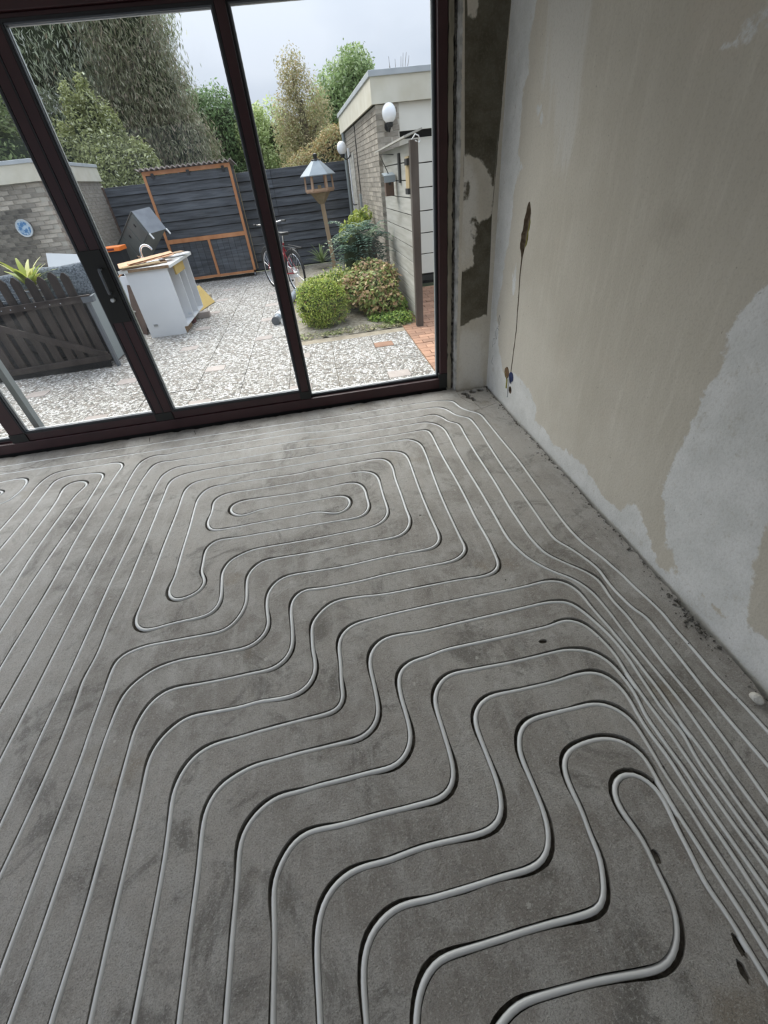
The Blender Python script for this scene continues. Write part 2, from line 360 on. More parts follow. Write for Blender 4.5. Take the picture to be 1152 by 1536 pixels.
M['tyre'] = mat('tyre_rubber', (.014, .014, .015), .8)
M['bark'] = mat('bark', (.14, .11, .08), .9, (.2, .165, .125), 6, .6, 20, stretch=(1, 1, .2))
M['leaf'] = make_leaf('leaves')
M['gapb'] = mat('dark_gap_board', (.06, .052, .045), .9)
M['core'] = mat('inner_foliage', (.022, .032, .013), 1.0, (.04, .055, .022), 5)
M['hall'] = mat('room_plaster', (.42, .41, .38), .9)
M['cardboard'] = mat('brown_box_rim', (.17, .10, .05), .8)
M['wire'] = mat('blue_wire', (.02, .035, .12), .5)
M['pencil'] = mat('pencil_line', (.13, .13, .14), .8)
M['cable'] = mat('yellow_green_wire', (.35, .33, .08), .6)
M['ceiling'] = mat('white_ceiling', (.72, .71, .69), .9)
M['cavity'] = mat('broken_out_plaster', (.16, .115, .075), .95, (.34, .28, .2), 30, 1, 60)
# ------------------------------------------------------------------ underfloor heating runs (control points on the floor, metres)
PIPES = {'T1': [(-2.782, 3.326), (-2.434, 3.328), (-2.08, 3.323), (-1.419, 3.315), (-0.712, 3.303), (-0.353, 3.298), (0.167, 3.297), (0.75, 3.296), (0.891, 3.275), (0.958, 3.237), (0.982, 3.143), (1, 3.078), (1.041, 3.011), (1.092, 2.945), (1.105, 2.86), (1.107, 2.718), (1.11, 2.488), (1.114, 2.235), (1.106, 1.945), (1.099, 1.678), (1.097, 1.585), (1.101, 1.467), (1.116, 1.377), (1.144, 1.288), (1.159, 1.213), (1.172, 1.152), (1.181, 1.076), (1.195, 1.004), (1.206, 0.905), (1.203, 0.867), (1.206, 0.753), (1.207, 0.621), (1.217, 0.513), (1.222, 0.428)], 'T2': [(-2.711, 3.194), (-2.371, 3.189), (-2.03, 3.192), (-1.387, 3.181), (-0.702, 3.18), (-0.353, 3.193), (0.154, 3.176), (0.722, 3.179), (0.786, 3.171), (0.832, 3.151), (0.869, 3.105), (0.92, 2.979), (0.956, 2.939), (0.992, 2.899), (1.005, 2.829), (1.009, 2.702), (1, 2.486), (0.99, 2.179), (0.99, 1.939), (0.989, 1.688), (0.987, 1.539), (0.995, 1.448), (1.023, 1.395), (1.055, 1.322), (1.078, 1.254), (1.088, 1.206), (1.086, 1.154), (1.088, 1.085), (1.097, 1.023), (1.113, 0.953), (1.124, 0.943), (1.132, 0.832), (1.133, 0.723), (1.131, 0.613), (1.131, 0.509), (1.135, 0.422), (1.139, 0.34)], 'z1': [(-1.565, 0.935), (-1.568, 1.062), (-1.571, 1.363), (-1.575, 1.748), (-1.583, 2.067), (-1.581, 2.529), (-1.588, 2.806), (-1.585, 2.938), (-1.567, 3.03), (-1.505, 3.089), (-1.362, 3.079), (-1.35, 3.086), (-1.004, 3.091), (-0.353, 3.089), (-0.1, 3.055), (0.382, 3.047), (0.69, 3.047), (0.718, 3.051), (0.763, 3.033), (0.806, 2.965), (0.834, 2.894), (0.88, 2.847), (0.892, 2.787), (0.887, 2.66), (0.88, 2.388), (0.88, 2.02), (0.871, 1.762), (0.873, 1.601), (0.874, 1.527), (0.885, 1.442), (0.882, 1.437), (0.899, 1.383), (0.938, 1.319), (0.98, 1.268), (1.016, 1.224), (1.046, 1.173), (1.053, 1.134), (1.05, 1.081), (1.05, 1.013), (1.057, 0.974), (1.06, 0.848), (1.06, 0.739), (1.065, 0.633), (1.071, 0.537), (1.071, 0.432), (1.067, 0.342), (1.062, 0.259)], 'a': [(-1.451, 0.708), (-1.454, 0.87), (-1.46, 1.208), (-1.468, 1.723), (-1.473, 2.202), (-1.487, 2.681), (-1.473, 2.852), (-1.453, 2.94), (-1.407, 2.973), (-1.336, 2.969), (-0.986, 2.97), (-0.352, 2.964), (-0.106, 2.944), (0.364, 2.94), (0.663, 2.935), (0.685, 2.917), (0.724, 2.883), (0.761, 2.799), (0.768, 2.7), (0.762, 2.488), (0.761, 2.212), (0.765, 1.964), (0.765, 1.736), (0.763, 1.556), (0.769, 1.489), (0.785, 1.423), (0.8, 1.375), (0.838, 1.308), (0.885, 1.246), (0.911, 1.221), (0.952, 1.173), (0.976, 1.126), (0.991, 1.078), (0.996, 1.026), (1, 0.976), (1.001, 0.913), (1.007, 0.797), (1.02, 0.619), (1.023, 0.547), (1.021, 0.475), (1.02, 0.409), (1.015, 0.352), (1.015, 0.309), (1.015, 0.208)], 'b': [(-1.339, 0.535), (-1.335, 0.627), (-1.337, 0.847), (-1.341, 1.193), (-1.351, 1.694), (-1.352, 2.1), (-1.356, 2.651), (-1.349, 2.725), (-1.336, 2.781), (-1.301, 2.821), (-1.262, 2.85), (-0.964, 2.832), (-0.352, 2.847), (-0.113, 2.827), (0.343, 2.818), (0.633, 2.811), (0.642, 2.79), (0.652, 2.715), (0.651, 2.6), (0.651, 2.36), (0.658, 2.137), (0.659, 1.895), (0.656, 1.725), (0.661, 1.535), (0.658, 1.45), (0.652, 1.381), (0.641, 1.347), (0.619, 1.325), (0.587, 1.31), (0.544, 1.304), (0.427, 1.307), (0.243, 1.305), (0.062, 1.303), (-0.04, 1.313), (-0.112, 1.316), (-0.169, 1.311), (-0.213, 1.29), (-0.256, 1.248), (-0.282, 1.204), (-0.286, 1.157), (-0.285, 1.081), (-0.277, 1.001), (-0.281, 0.968), (-0.297, 0.932), (-0.327, 0.903), (-0.368, 0.887), (-0.444, 0.884), (-0.514, 0.887), (-0.55, 0.881), (-0.732, 0.881), (-0.777, 0.877), (-0.777, 0.877), (-0.812, 0.857), (-0.848, 0.826), (-0.871, 0.788), (-0.882, 0.75), (-0.883, 0.716), (-0.875, 0.568), (-0.872, 0.467), (-0.868, 0.333), (-0.859, 0.138), (-0.852, 0.031)], 'c': [(-1.268, 0.411), (-1.259, 0.486), (-1.249, 0.83), (-1.26, 1.068), (-1.266, 1.129), (-1.262, 1.184), (-1.255, 1.248), (-1.254, 1.317), (-1.258, 1.426), (-1.252, 1.67), (-1.257, 2.075), (-1.264, 2.49), (-1.265, 2.634), (-1.247, 2.689), (-1.207, 2.722), (-1.143, 2.742), (-0.953, 2.755), (-0.352, 2.719), (-0.118, 2.728), (0.27, 2.718), (0.417, 2.723), (0.471, 2.712), (0.518, 2.667), (0.542, 2.603), (0.546, 2.526), (0.544, 2.433), (0.532, 2.218), (0.523, 1.964), (0.523, 1.768), (0.525, 1.606), (0.526, 1.541), (0.522, 1.501), (0.513, 1.487), (0.48, 1.456), (0.443, 1.439), (0.403, 1.433), (0.271, 1.429), (0.081, 1.424), (-0.029, 1.414), (-0.192, 1.411), (-0.266, 1.414), (-0.31, 1.417), (-0.346, 1.4), (-0.368, 1.372), (-0.379, 1.338), (-0.381, 1.294), (-0.376, 1.209), (-0.375, 1.127), (-0.384, 1.088), (-0.405, 1.056), (-0.433, 1.034), (-0.463, 1.022), (-0.524, 1.019), (-0.533, 1.018), (-0.685, 1.015), (-0.818, 1.016), (-0.859, 1.014), (-0.893, 1.005), (-0.927, 0.979), (-0.952, 0.942), (-0.96, 0.911), (-0.969, 0.883), (-0.97, 0.834), (-0.969, 0.776), (-0.961, 0.546), (-0.955, 0.347), (-0.958, 0.154), (-0.954, 0.07)], 'spiral': [(-1.064, 0.067), (-1.065, 0.171), (-1.063, 0.366), (-1.067, 0.575), (-1.075, 0.833), (-1.074, 0.893), (-1.072, 0.944), (-1.069, 0.979), (-1.054, 1.042), (-1.028, 1.076), (-0.989, 1.11), (-0.948, 1.131), (-0.902, 1.141), (-0.871, 1.147), (-0.731, 1.147), (-0.641, 1.148), (-0.577, 1.152), (-0.539, 1.169), (-0.512, 1.194), (-0.494, 1.226), (-0.488, 1.266), (-0.495, 1.319), (-0.5, 1.383), (-0.498, 1.427), (-0.483, 1.469), (-0.455, 1.507), (-0.411, 1.532), (-0.348, 1.537), (-0.339, 1.54), (-0.278, 1.536), (-0.108, 1.533), (0.129, 1.547), (0.33, 1.551), (0.366, 1.559), (0.398, 1.585), (0.416, 1.623), (0.419, 1.665), (0.415, 1.791), (0.411, 2.035), (0.415, 2.318), (0.416, 2.413), (0.409, 2.492), (0.383, 2.55), (0.33, 2.584), (0.268, 2.604), (0.09, 2.607), (-0.232, 2.611), (-0.655, 2.611), (-1.043, 2.606), (-1.091, 2.586), (-1.121, 2.537), (-1.131, 2.478), (-1.129, 2.304), (-1.133, 1.977), (-1.131, 1.66), (-1.132, 1.634), (-1.134, 1.475), (-1.134, 1.439), (-1.123, 1.402), (-1.101, 1.373), (-1.068, 1.355), (-1.027, 1.353), (-0.946, 1.362), (-0.817, 1.371), (-0.78, 1.38), (-0.752, 1.405), (-0.739, 1.439), (-0.735, 1.476), (-0.743, 1.566), (-0.749, 1.636), (-0.74, 1.677), (-0.715, 1.727), (-0.615, 1.781), (-0.558, 1.788), (-0.349, 1.788), (-0.255, 1.789), (0.069, 1.808), (0.115, 1.825), (0.155, 1.862), (0.179, 1.911), (0.184, 1.968), (0.18, 2.077), (0.179, 2.192), (0.176, 2.271), (0.159, 2.327), (0.124, 2.365), (0.065, 2.387), (-0.137, 2.388), (-0.637, 2.387), (-0.818, 2.388), (-0.873, 2.365), (-0.9, 2.32), (-0.899, 2.24), (-0.901, 2.179), (-0.907, 2.122), (-0.896, 2.069), (-0.863, 2.03), (-0.822, 2.02), (-0.751, 2.016), (-0.575, 2.021), (-0.35, 2.021), (-0.339, 2.025), (-0.248, 2.027), (-0.186, 2.009), (-0.124, 1.986), (-0.087, 1.992), (-0.053, 2.02), (-0.033, 2.067), (-0.039, 2.108), (-0.066, 2.14), (-0.113, 2.151), (-0.245, 2.151), (-0.451, 2.154), (-0.617, 2.143), (-0.638, 2.134), (-0.692, 2.125), (-0.74, 2.142), (-0.772, 2.182), (-0.779, 2.222), (-0.754, 2.259), (-0.689, 2.276), (-0.593, 2.274), (-0.35, 2.262), (-0.339, 2.265), (-0.144, 2.271), (-0.026, 2.277), (0.022, 2.264), (0.057, 2.225), (0.074, 2.164), (0.077, 2.075), (0.079, 2.013), (0.063, 1.961), (0.033, 1.926), (-0.005, 1.912), (-0.164, 1.91), (-0.598, 1.915), (-0.653, 1.914), (-0.756, 1.917), (-0.815, 1.917), (-0.849, 1.893), (-0.869, 1.858), (-0.873, 1.811), (-0.87, 1.74), (-0.87, 1.726), (-0.864, 1.669), (-0.843, 1.622), (-0.842, 1.585), (-0.854, 1.553), (-0.883, 1.53), (-0.924, 1.515), (-0.961, 1.515), (-0.991, 1.534), (-1.009, 1.565), (-1.014, 1.601), (-1.006, 1.683), (-1.007, 1.772), (-1.009, 1.857), (-1.011, 2.093), (-1.019, 2.321), (-1.014, 2.393), (-0.987, 2.463), (-0.943, 2.498), (-0.874, 2.504), (-0.712, 2.508), (-0.351, 2.494), (-0.235, 2.51), (0.08, 2.514), (0.186, 2.515), (0.237, 2.501), (0.272, 2.458), (0.289, 2.385), (0.286, 2.247), (0.29, 2.061), (0.291, 1.902), (0.293, 1.824), (0.282, 1.773), (0.256, 1.728), (0.216, 1.696), (0.169, 1.685), (-0.013, 1.686), (-0.258, 1.68), (-0.459, 1.683), (-0.531, 1.678), (-0.554, 1.667), (-0.579, 1.643), (-0.603, 1.605), (-0.612, 1.565), (-0.609, 1.494), (-0.605, 1.416), (-0.613, 1.373), (-0.63, 1.332), (-0.659, 1.292), (-0.697, 1.268), (-0.75, 1.262), (-0.903, 1.26), (-1.034, 1.257), (-1.071, 1.25), (-1.112, 1.234), (-1.131, 1.224), (-1.147, 1.195), (-1.152, 1.146), (-1.15, 1.046), (-1.148, 0.913), (-1.143, 0.809), (-1.143, 0.589), (-1.141, 0.379), (-1.139, 0.24), (-1.136, 0.153)], 'h': [(-0.747, 0.014), (-0.748, 0.121), (-0.75, 0.263), (-0.753, 0.431), (-0.756, 0.476), (-0.76, 0.527), (-0.766, 0.59), (-0.766, 0.633), (-0.757, 0.661), (-0.744, 0.694), (-0.728, 0.715), (-0.691, 0.743), (-0.645, 0.757), (-0.592, 0.762), (-0.501, 0.771), (-0.346, 0.782), (-0.283, 0.785), (-0.238, 0.789), (-0.21, 0.795), (-0.185, 0.813), (-0.175, 0.838), (-0.175, 0.874), (-0.172, 0.971), (-0.168, 1.085), (-0.156, 1.112), (-0.131, 1.142), (-0.099, 1.159), (-0.057, 1.169), (0.067, 1.18), (0.251, 1.188), (0.463, 1.192), (0.677, 1.193), (0.773, 1.199), (0.811, 1.202), (0.845, 1.197), (0.867, 1.191), (0.894, 1.175), (0.916, 1.147), (0.931, 1.114), (0.937, 1.08), (0.941, 1.026), (0.95, 0.959), (0.957, 0.916), (0.958, 0.9), (0.964, 0.838), (0.97, 0.778), (0.973, 0.71), (0.977, 0.64), (0.977, 0.575), (0.974, 0.512), (0.978, 0.434), (0.978, 0.359), (0.976, 0.298), (0.978, 0.169)], 'i': [(-0.629, -0.003), (-0.635, 0.103), (-0.64, 0.25), (-0.644, 0.412), (-0.646, 0.435), (-0.647, 0.461), (-0.649, 0.507), (-0.646, 0.542), (-0.636, 0.572), (-0.612, 0.607), (-0.575, 0.629), (-0.537, 0.645), (-0.492, 0.656), (-0.425, 0.661), (-0.345, 0.667), (-0.339, 0.667), (-0.201, 0.672), (-0.137, 0.676), (-0.103, 0.686), (-0.073, 0.709), (-0.056, 0.733), (-0.047, 0.765), (-0.046, 0.805), (-0.047, 0.854), (-0.05, 0.899), (-0.05, 0.966), (-0.041, 0.995), (-0.024, 1.023), (0.013, 1.052), (0.06, 1.064), (0.212, 1.061), (0.354, 1.068), (0.56, 1.077), (0.742, 1.085), (0.776, 1.085), (0.803, 1.079), (0.813, 1.083), (0.853, 1.067), (0.878, 1.036), (0.901, 0.991), (0.92, 0.932), (0.933, 0.891), (0.943, 0.835), (0.948, 0.763), (0.946, 0.688), (0.945, 0.618), (0.945, 0.555), (0.956, 0.488), (0.95, 0.439), (0.944, 0.366), (0.946, 0.332), (0.95, 0.214), (0.955, 0.145)], 'j': [(-0.517, -0.021), (-0.52, 0.085), (-0.523, 0.22), (-0.524, 0.391), (-0.525, 0.406), (-0.525, 0.417), (-0.521, 0.451), (-0.505, 0.481), (-0.484, 0.507), (-0.452, 0.527), (-0.419, 0.542), (-0.385, 0.547), (-0.345, 0.547), (-0.315, 0.551), (-0.21, 0.555), (-0.109, 0.559), (-0.048, 0.561), (-0.022, 0.565), (0.004, 0.576), (0.025, 0.594), (0.043, 0.619), (0.053, 0.648), (0.055, 0.689), (0.052, 0.745), (0.048, 0.81), (0.052, 0.852), (0.053, 0.864), (0.071, 0.899), (0.096, 0.917), (0.129, 0.93), (0.182, 0.937), (0.256, 0.951), (0.449, 0.957), (0.613, 0.963), (0.749, 0.972), (0.788, 0.981), (0.824, 0.973), (0.854, 0.954), (0.876, 0.923), (0.886, 0.895), (0.899, 0.852), (0.91, 0.768), (0.906, 0.737), (0.908, 0.666), (0.911, 0.578), (0.917, 0.494), (0.917, 0.429), (0.918, 0.371), (0.919, 0.354), (0.92, 0.289), (0.928, 0.116)], 'k': [(-0.405, 0.034), (-0.406, 0.067), (-0.407, 0.114), (-0.408, 0.179), (-0.411, 0.25), (-0.414, 0.303), (-0.413, 0.325), (-0.405, 0.35), (-0.392, 0.372), (-0.377, 0.39), (-0.371, 0.402), (-0.344, 0.417), (-0.321, 0.428), (-0.293, 0.431), (-0.219, 0.431), (-0.097, 0.436), (0.013, 0.439), (0.063, 0.442), (0.091, 0.443), (0.119, 0.45), (0.143, 0.465), (0.16, 0.485), (0.17, 0.514), (0.173, 0.551), (0.173, 0.589), (0.171, 0.64), (0.169, 0.704), (0.17, 0.743), (0.181, 0.782), (0.202, 0.808), (0.204, 0.817), (0.236, 0.835), (0.274, 0.843), (0.347, 0.844), (0.53, 0.844), (0.689, 0.85), (0.74, 0.849), (0.784, 0.838), (0.82, 0.823), (0.848, 0.798), (0.867, 0.768), (0.877, 0.735), (0.884, 0.689), (0.887, 0.63), (0.877, 0.561), (0.88, 0.479), (0.882, 0.425), (0.887, 0.376), (0.885, 0.354), (0.886, 0.259), (0.891, 0.148), (0.894, 0.08)], 'l': [(-0.291, 0.016), (-0.292, 0.049), (-0.293, 0.096), (-0.295, 0.134), (-0.294, 0.187), (-0.291, 0.209), (-0.284, 0.234), (-0.273, 0.258), (-0.251, 0.281), (-0.224, 0.3), (-0.193, 0.311), (-0.158, 0.318), (-0.078, 0.321), (-0.024, 0.328), (0.037, 0.333), (0.087, 0.334), (0.188, 0.335), (0.221, 0.338), (0.253, 0.349), (0.277, 0.369), (0.287, 0.391), (0.296, 0.426), (0.298, 0.477), (0.295, 0.532), (0.292, 0.595), (0.292, 0.642), (0.301, 0.672), (0.322, 0.698), (0.355, 0.72), (0.395, 0.729), (0.454, 0.73), (0.632, 0.735), (0.715, 0.743), (0.756, 0.742), (0.793, 0.735), (0.82, 0.719), (0.839, 0.692), (0.852, 0.657), (0.855, 0.608), (0.852, 0.56), (0.852, 0.504), (0.86, 0.436), (0.861, 0.381), (0.851, 0.376), (0.861, 0.275), (0.866, 0.169), (0.866, 0.05)], 'm': [(-0.183, -0.001), (-0.182, 0.031), (-0.182, 0.066), (-0.181, 0.098), (-0.177, 0.122), (-0.17, 0.145), (-0.158, 0.167), (-0.137, 0.186), (-0.11, 0.203), (-0.08, 0.214), (-0.046, 0.219), (0.009, 0.219), (0.115, 0.223), (0.202, 0.228), (0.268, 0.231), (0.308, 0.233), (0.337, 0.24), (0.363, 0.252), (0.378, 0.268), (0.393, 0.292), (0.402, 0.32), (0.406, 0.342), (0.407, 0.395), (0.406, 0.447), (0.405, 0.497), (0.408, 0.533), (0.423, 0.564), (0.423, 0.57), (0.435, 0.587), (0.463, 0.607), (0.498, 0.619), (0.544, 0.623), (0.641, 0.626), (0.686, 0.627), (0.725, 0.626), (0.759, 0.616), (0.79, 0.594), (0.811, 0.566), (0.822, 0.533), (0.823, 0.478), (0.824, 0.434), (0.821, 0.389), (0.823, 0.379), (0.828, 0.293), (0.829, 0.189), (0.832, 0.13), (0.837, 0.047), (0.835, 0.017)], 'n': [(-0.073, -0.018), (-0.065, 0.012), (-0.058, 0.035), (-0.048, 0.054), (-0.035, 0.07), (-0.024, 0.08), (-0.015, 0.089), (0.003, 0.097), (0.024, 0.104), (0.06, 0.108), (0.139, 0.112), (0.22, 0.116), (0.302, 0.119), (0.383, 0.12), (0.408, 0.121), (0.435, 0.125), (0.455, 0.126), (0.472, 0.141), (0.487, 0.162), (0.497, 0.186), (0.516, 0.238), (0.511, 0.253), (0.518, 0.313), (0.519, 0.368), (0.519, 0.405), (0.524, 0.442), (0.534, 0.467), (0.554, 0.489), (0.581, 0.502), (0.61, 0.508), (0.65, 0.514), (0.686, 0.512), (0.715, 0.507), (0.74, 0.496), (0.764, 0.476), (0.781, 0.454), (0.789, 0.427), (0.787, 0.388), (0.788, 0.354), (0.787, 0.289), (0.791, 0.215), (0.794, 0.137), (0.799, 0.05), (0.801, -0.018)], 'o': [(0.106, -0.031), (0.13, -0.018), (0.148, -0.01), (0.171, -0.001), (0.199, 0.004), (0.233, 0.006), (0.286, 0.008), (0.38, 0.008), (0.435, 0.006), (0.491, 0.004), (0.529, 0.004), (0.556, 0.008), (0.577, 0.017), (0.597, 0.031), (0.613, 0.046), (0.627, 0.066), (0.639, 0.092), (0.645, 0.114), (0.645, 0.144), (0.648, 0.178), (0.649, 0.205), (0.651, 0.235), (0.646, 0.268), (0.64, 0.295), (0.636, 0.326), (0.642, 0.357), (0.655, 0.379), (0.673, 0.392), (0.697, 0.398), (0.72, 0.396), (0.742, 0.384), (0.758, 0.364), (0.769, 0.337), (0.77, 0.311), (0.765, 0.272), (0.761, 0.229), (0.758, 0.179), (0.752, 0.117), (0.759, 0.08), (0.763, 0.013), (0.765, -0.057), (0.766, -0.112)], 'z2': [(-1.671, 1.144), (-1.681, 1.273), (-1.69, 1.776), (-1.709, 2.166), (-1.718, 2.638), (-1.712, 2.924), (-1.708, 2.997), (-1.732, 3.048), (-1.779, 3.078), (-1.831, 3.081), (-2.177, 3.08), (-2.235, 3.062), (-2.273, 3.001), (-2.289, 2.896), (-2.28, 2.727), (-2.283, 2.396), (-2.286, 2.208)], 'z3': [(-1.796, 1.365), (-1.801, 1.496), (-1.808, 1.804), (-1.807, 2.151), (-1.801, 2.49), (-1.808, 2.833), (-1.813, 2.884), (-1.833, 2.93), (-1.875, 2.957), (-1.946, 2.97), (-2.122, 2.976), (-2.171, 2.94), (-2.177, 2.835), (-2.166, 2.534), (-2.17, 2.185), (-2.175, 2.012)], 'z4': [(-1.896, 1.544), (-1.895, 1.672), (-1.905, 1.827), (-1.923, 2.033), (-1.928, 2.429), (-1.925, 2.679), (-1.914, 2.74), (-1.902, 2.802), (-1.919, 2.846), (-1.967, 2.874), (-2.024, 2.871), (-2.055, 2.832), (-2.056, 2.771), (-2.041, 2.668), (-2.033, 2.538), (-2.032, 2.258), (-2.037, 1.937), (-2.045, 1.782)], 'L1': [(-2.766, 3.055), (-2.638, 3.058), (-2.545, 3.067), (-2.476, 3.061), (-2.431, 3.031), (-2.406, 2.979), (-2.395, 2.898), (-2.406, 2.817), (-2.421, 2.767), (-2.465, 2.735), (-2.532, 2.676)], 'L2': [(-2.693, 2.927), (-2.612, 2.932), (-2.566, 2.925), (-2.534, 2.9), (-2.529, 2.874), (-2.549, 2.854), (-2.613, 2.821)]}
def resample(p, step=.02):
    p = np.array(p, float); d = np.linalg.norm(np.diff(p, axis=0), axis=1); p = p[[0]+[i+1 for i in range(len(d)) if d[i] > .012]]
    a = np.vstack([2*p[0]-p[1], p, 2*p[-1]-p[-2]]); out = []
    for i in range(1, len(a)-2):
        p0, p1, p2, p3 = a[i-1:i+3]; t0 = 0; t1 = t0+np.linalg.norm(p1-p0)**.5; t2 = t1+np.linalg.norm(p2-p1)**.5; t3 = t2+np.linalg.norm(p3-p2)**.5
        for t in np.linspace(t1, t2, max(2, int(np.linalg.norm(p2-p1)/step*2)), endpoint=False):
            A = (t1-t)/(t1-t0)*p0+(t-t0)/(t1-t0)*p1; B = (t2-t)/(t2-t1)*p1+(t-t1)/(t2-t1)*p2; Cc = (t3-t)/(t3-t2)*p2+(t-t2)/(t3-t2)*p3
            D = (t2-t)/(t2-t0)*A+(t-t0)/(t2-t0)*B; E = (t3-t)/(t3-t1)*B+(t-t1)/(t3-t1)*Cc
            out.append((t2-t)/(t2-t1)*D+(t-t1)/(t2-t1)*E)
    out.append(p[-1]); out = np.array(out)
    s = np.r_[0, np.cumsum(np.linalg.norm(np.diff(out, axis=0), axis=1))]; u = np.linspace(0, s[-1], int(s[-1]/step)+1)
    q = np.c_[np.interp(u, s, out[:, 0]), np.interp(u, s, out[:, 1])]
    for _ in range(8):
        r = q.copy(); r[1:-1] = .5*q[1:-1]+.25*(q[:-2]+q[2:]); w = r.copy(); w[1:-1] = r[1:-1]-.52*(.5*(r[:-2]+r[2:])-r[1:-1]); q = w
    return q
def extend(q, L0=.6, L1=.6):
    for end in (0, 1):
        L = (L0, L1)[end]
        if L <= 0: continue
        e, i = (q[0], q[6]) if end == 0 else (q[-1], q[-7])
        d = (e-i)/np.linalg.norm(e-i)
        if abs(e[1]) < .25 and e[0] < .3: d = np.array((.0, -1.))      # these runs go on straight down the room
        k = np.arange(1, int(L/.04)+1)[:, None]*.04
        ex = e + d*k
        q = np.vstack([ex[::-1], q]) if end == 0 else np.vstack([q, ex])
    return q
FX0, FX1, FY0, FY1 = -3.9, 1.34, -1.6, 3.56
paths = {}
for k, p in PIPES.items():
    q = extend(resample(p))
    keep = (q[:, 0] > FX0+.05) & (q[:, 0] < FX1-.06) & (q[:, 1] > FY0+.05)
    paths[k] = q[keep]
# ------------------------------------------------------------------ floor with milled grooves
rng = np.random.default_rng(4)
def sm(a, k):
    ker = np.ones(k)/k; return np.convolve(np.pad(a, k//2, mode='edge'), ker, 'valid')[:len(a)]
fv, ff, fk = [], [], []
def ccw(p): return p if sum(a[0]*b[1]-b[0]*a[1] for a, b in zip(p, p[1:]+p[:1])) > 0 else p[::-1]
def addpoly(poly, kind):
    poly = ccw([(float(x), float(y)) for x, y in poly])
    n = len(fv); fv.extend(Vector((float(x), float(y))) for x, y in poly); ff.append(list(range(n, n+len(poly)))); fk.append(kind)
fv.extend(Vector(p) for p in ((FX0, FY0), (FX1, FY0), (FX1, FY1), (FX0, FY1))); 
for k, q in paths.items():
    d = np.gradient(q, axis=0); d /= np.linalg.norm(d, axis=1)[:, None]+1e-9; nrm = np.c_[-d[:, 1], d[:, 0]]
    ang = np.unwrap(np.arctan2(d[:, 1], d[:, 0])); ds = np.linalg.norm(np.gradient(q, axis=0), axis=1)+1e-9
    kap = sm(np.gradient(ang)/ds, 5)
    kap = np.nan_to_num(kap); ex = sm(np.clip((np.abs(kap)-1.2)/6, 0, 1)*.0110, 7)
    wl = .0098 + np.where(kap < 0, ex, 0) + rng.normal(0, .0009, len(q)); wr = .0098 + np.where(kap > 0, ex, 0) + rng.normal(0, .0009, len(q))
    wl = sm(wl, 3); wr = sm(wr, 3)
    Lp = q + nrm*wl[:, None]; Rp = q - nrm*wr[:, None]; n = len(fv)
    for a, b in zip(Lp, Rp): fv.append(Vector((float(a[0]), float(a[1])))); fv.append(Vector((float(b[0]), float(b[1]))))
    for i in range(len(q)-1):
        c4 = [n+2*i+1, n+2*i+3, n+2*i+2, n+2*i]; cx = sum(fv[j].x for j in c4)/4; cy = sum(fv[j].y for j in c4)/4
        ff.append(sorted(c4, key=lambda j: math.atan2(fv[j].y-cy, fv[j].x-cx))); fk.append(1)
# broken-out strip along the party wall, the pier and the sliding door
ys = np.arange(FY0+.01, 3.44, .013)
inner = 1.317 - .007*np.abs(rng.normal(0, 1, len(ys))) - .005*np.clip(np.sin(ys*5.1)+np.sin(ys*11.7+1), 0, 2)*(ys < 3.2)
inner = np.where((ys > .78) & (ys < .98), inner-.012, inner)
addpoly([(x, y) for x, y in zip(inner, ys)] + [(1.3385, ys[-1]), (1.3385, ys[0])], 3)
xs = np.arange(1.05, 1.32, .02); addpoly([(x, 3.425-.014*abs(rng.normal())) for x in xs] + [(1.335, 3.47), (1.05, 3.47)], 3)
xs = np.arange(FX0+.05, .99, .03); addpoly([(x, 3.487-.008*abs(rng.normal())) for x in xs] + [(.99, 3.555), (FX0+.05, 3.555)], 3)
def ell(cx, cy, rx, ry, n=14, j=.08, a0=0): return [(cx+rx*math.cos(a+a0)*(1+rng.normal(0, j)), cy+ry*math.sin(a+a0)*(1+rng.normal(0, j))) for a in np.linspace(0, 2*math.pi, n, endpoint=False)]
for cx, cy, r in ((1.100, 3.345, .032), (1.118, 3.30, .026), (1.108, 3.262, .022), (1.130, 3.235, .025), (1.176, 3.36, .034), (1.249, 3.372, .032), (1.137, 3.195, .018)): addpoly(ell(cx, cy, r, r), 4)
for cx, cy, rx, ry in ((.664, .197, .012, .016), (.665, .905, .018, .010), (.36, 1.83, .008, .005), (-.15, 3.05, .012, .008)): addpoly(ell(cx, cy, rx, ry), 2)
# gouges between the foreground pipes of the bundle
for cx, cy, rx, ry in ((.748, .004, .010, .022), (.722, -.035, .010, .022)): addpoly(ell(cx, cy, rx, ry, 12, .2), 2)
# saw cuts left in the corner
def strip(pts, w, kind):
    for (a, b) in zip(pts[:-1], pts[1:]):
        a, b = np.array(a), np.array(b); d = (b-a)/np.linalg.norm(b-a); n = np.array((-d[1], d[0]))*w/2
        addpoly([a-n, b-n, b+n, a+n], kind)
strip([(1.035, 2.985), (1.16, 3.03), (1.292, 3.083)], .004, 2); strip([(1.121, 3.19), (1.133, 3.08), (1.139, 3.0)], .004, 2)
strip([(1.045, 3.376), (1.05, 3.28), (1.075, 3.19), (1.13, 3.10)], .003, 2)
strip([(-2.85, 3.20), (-2.73, 3.245), (-2.66, 3.22), (-2.52, 3.245), (-2.45, 3.21), (-2.33, 3.29)], .006, 2)
strip([(-2.52, 3.245), (-2.44, 3.33)], .005, 2); strip([(.10, 3.42), (.115, 3.36)], .006, 2); strip([(.55, 3.43), (.56, 3.38)], .005, 2)
strip([(-1.62, 3.44), (-1.60, 3.36)], .005, 2); strip([(-1.25, 3.44), (-1.22, 3.37), (-1.24, 3.35)], .005, 2)
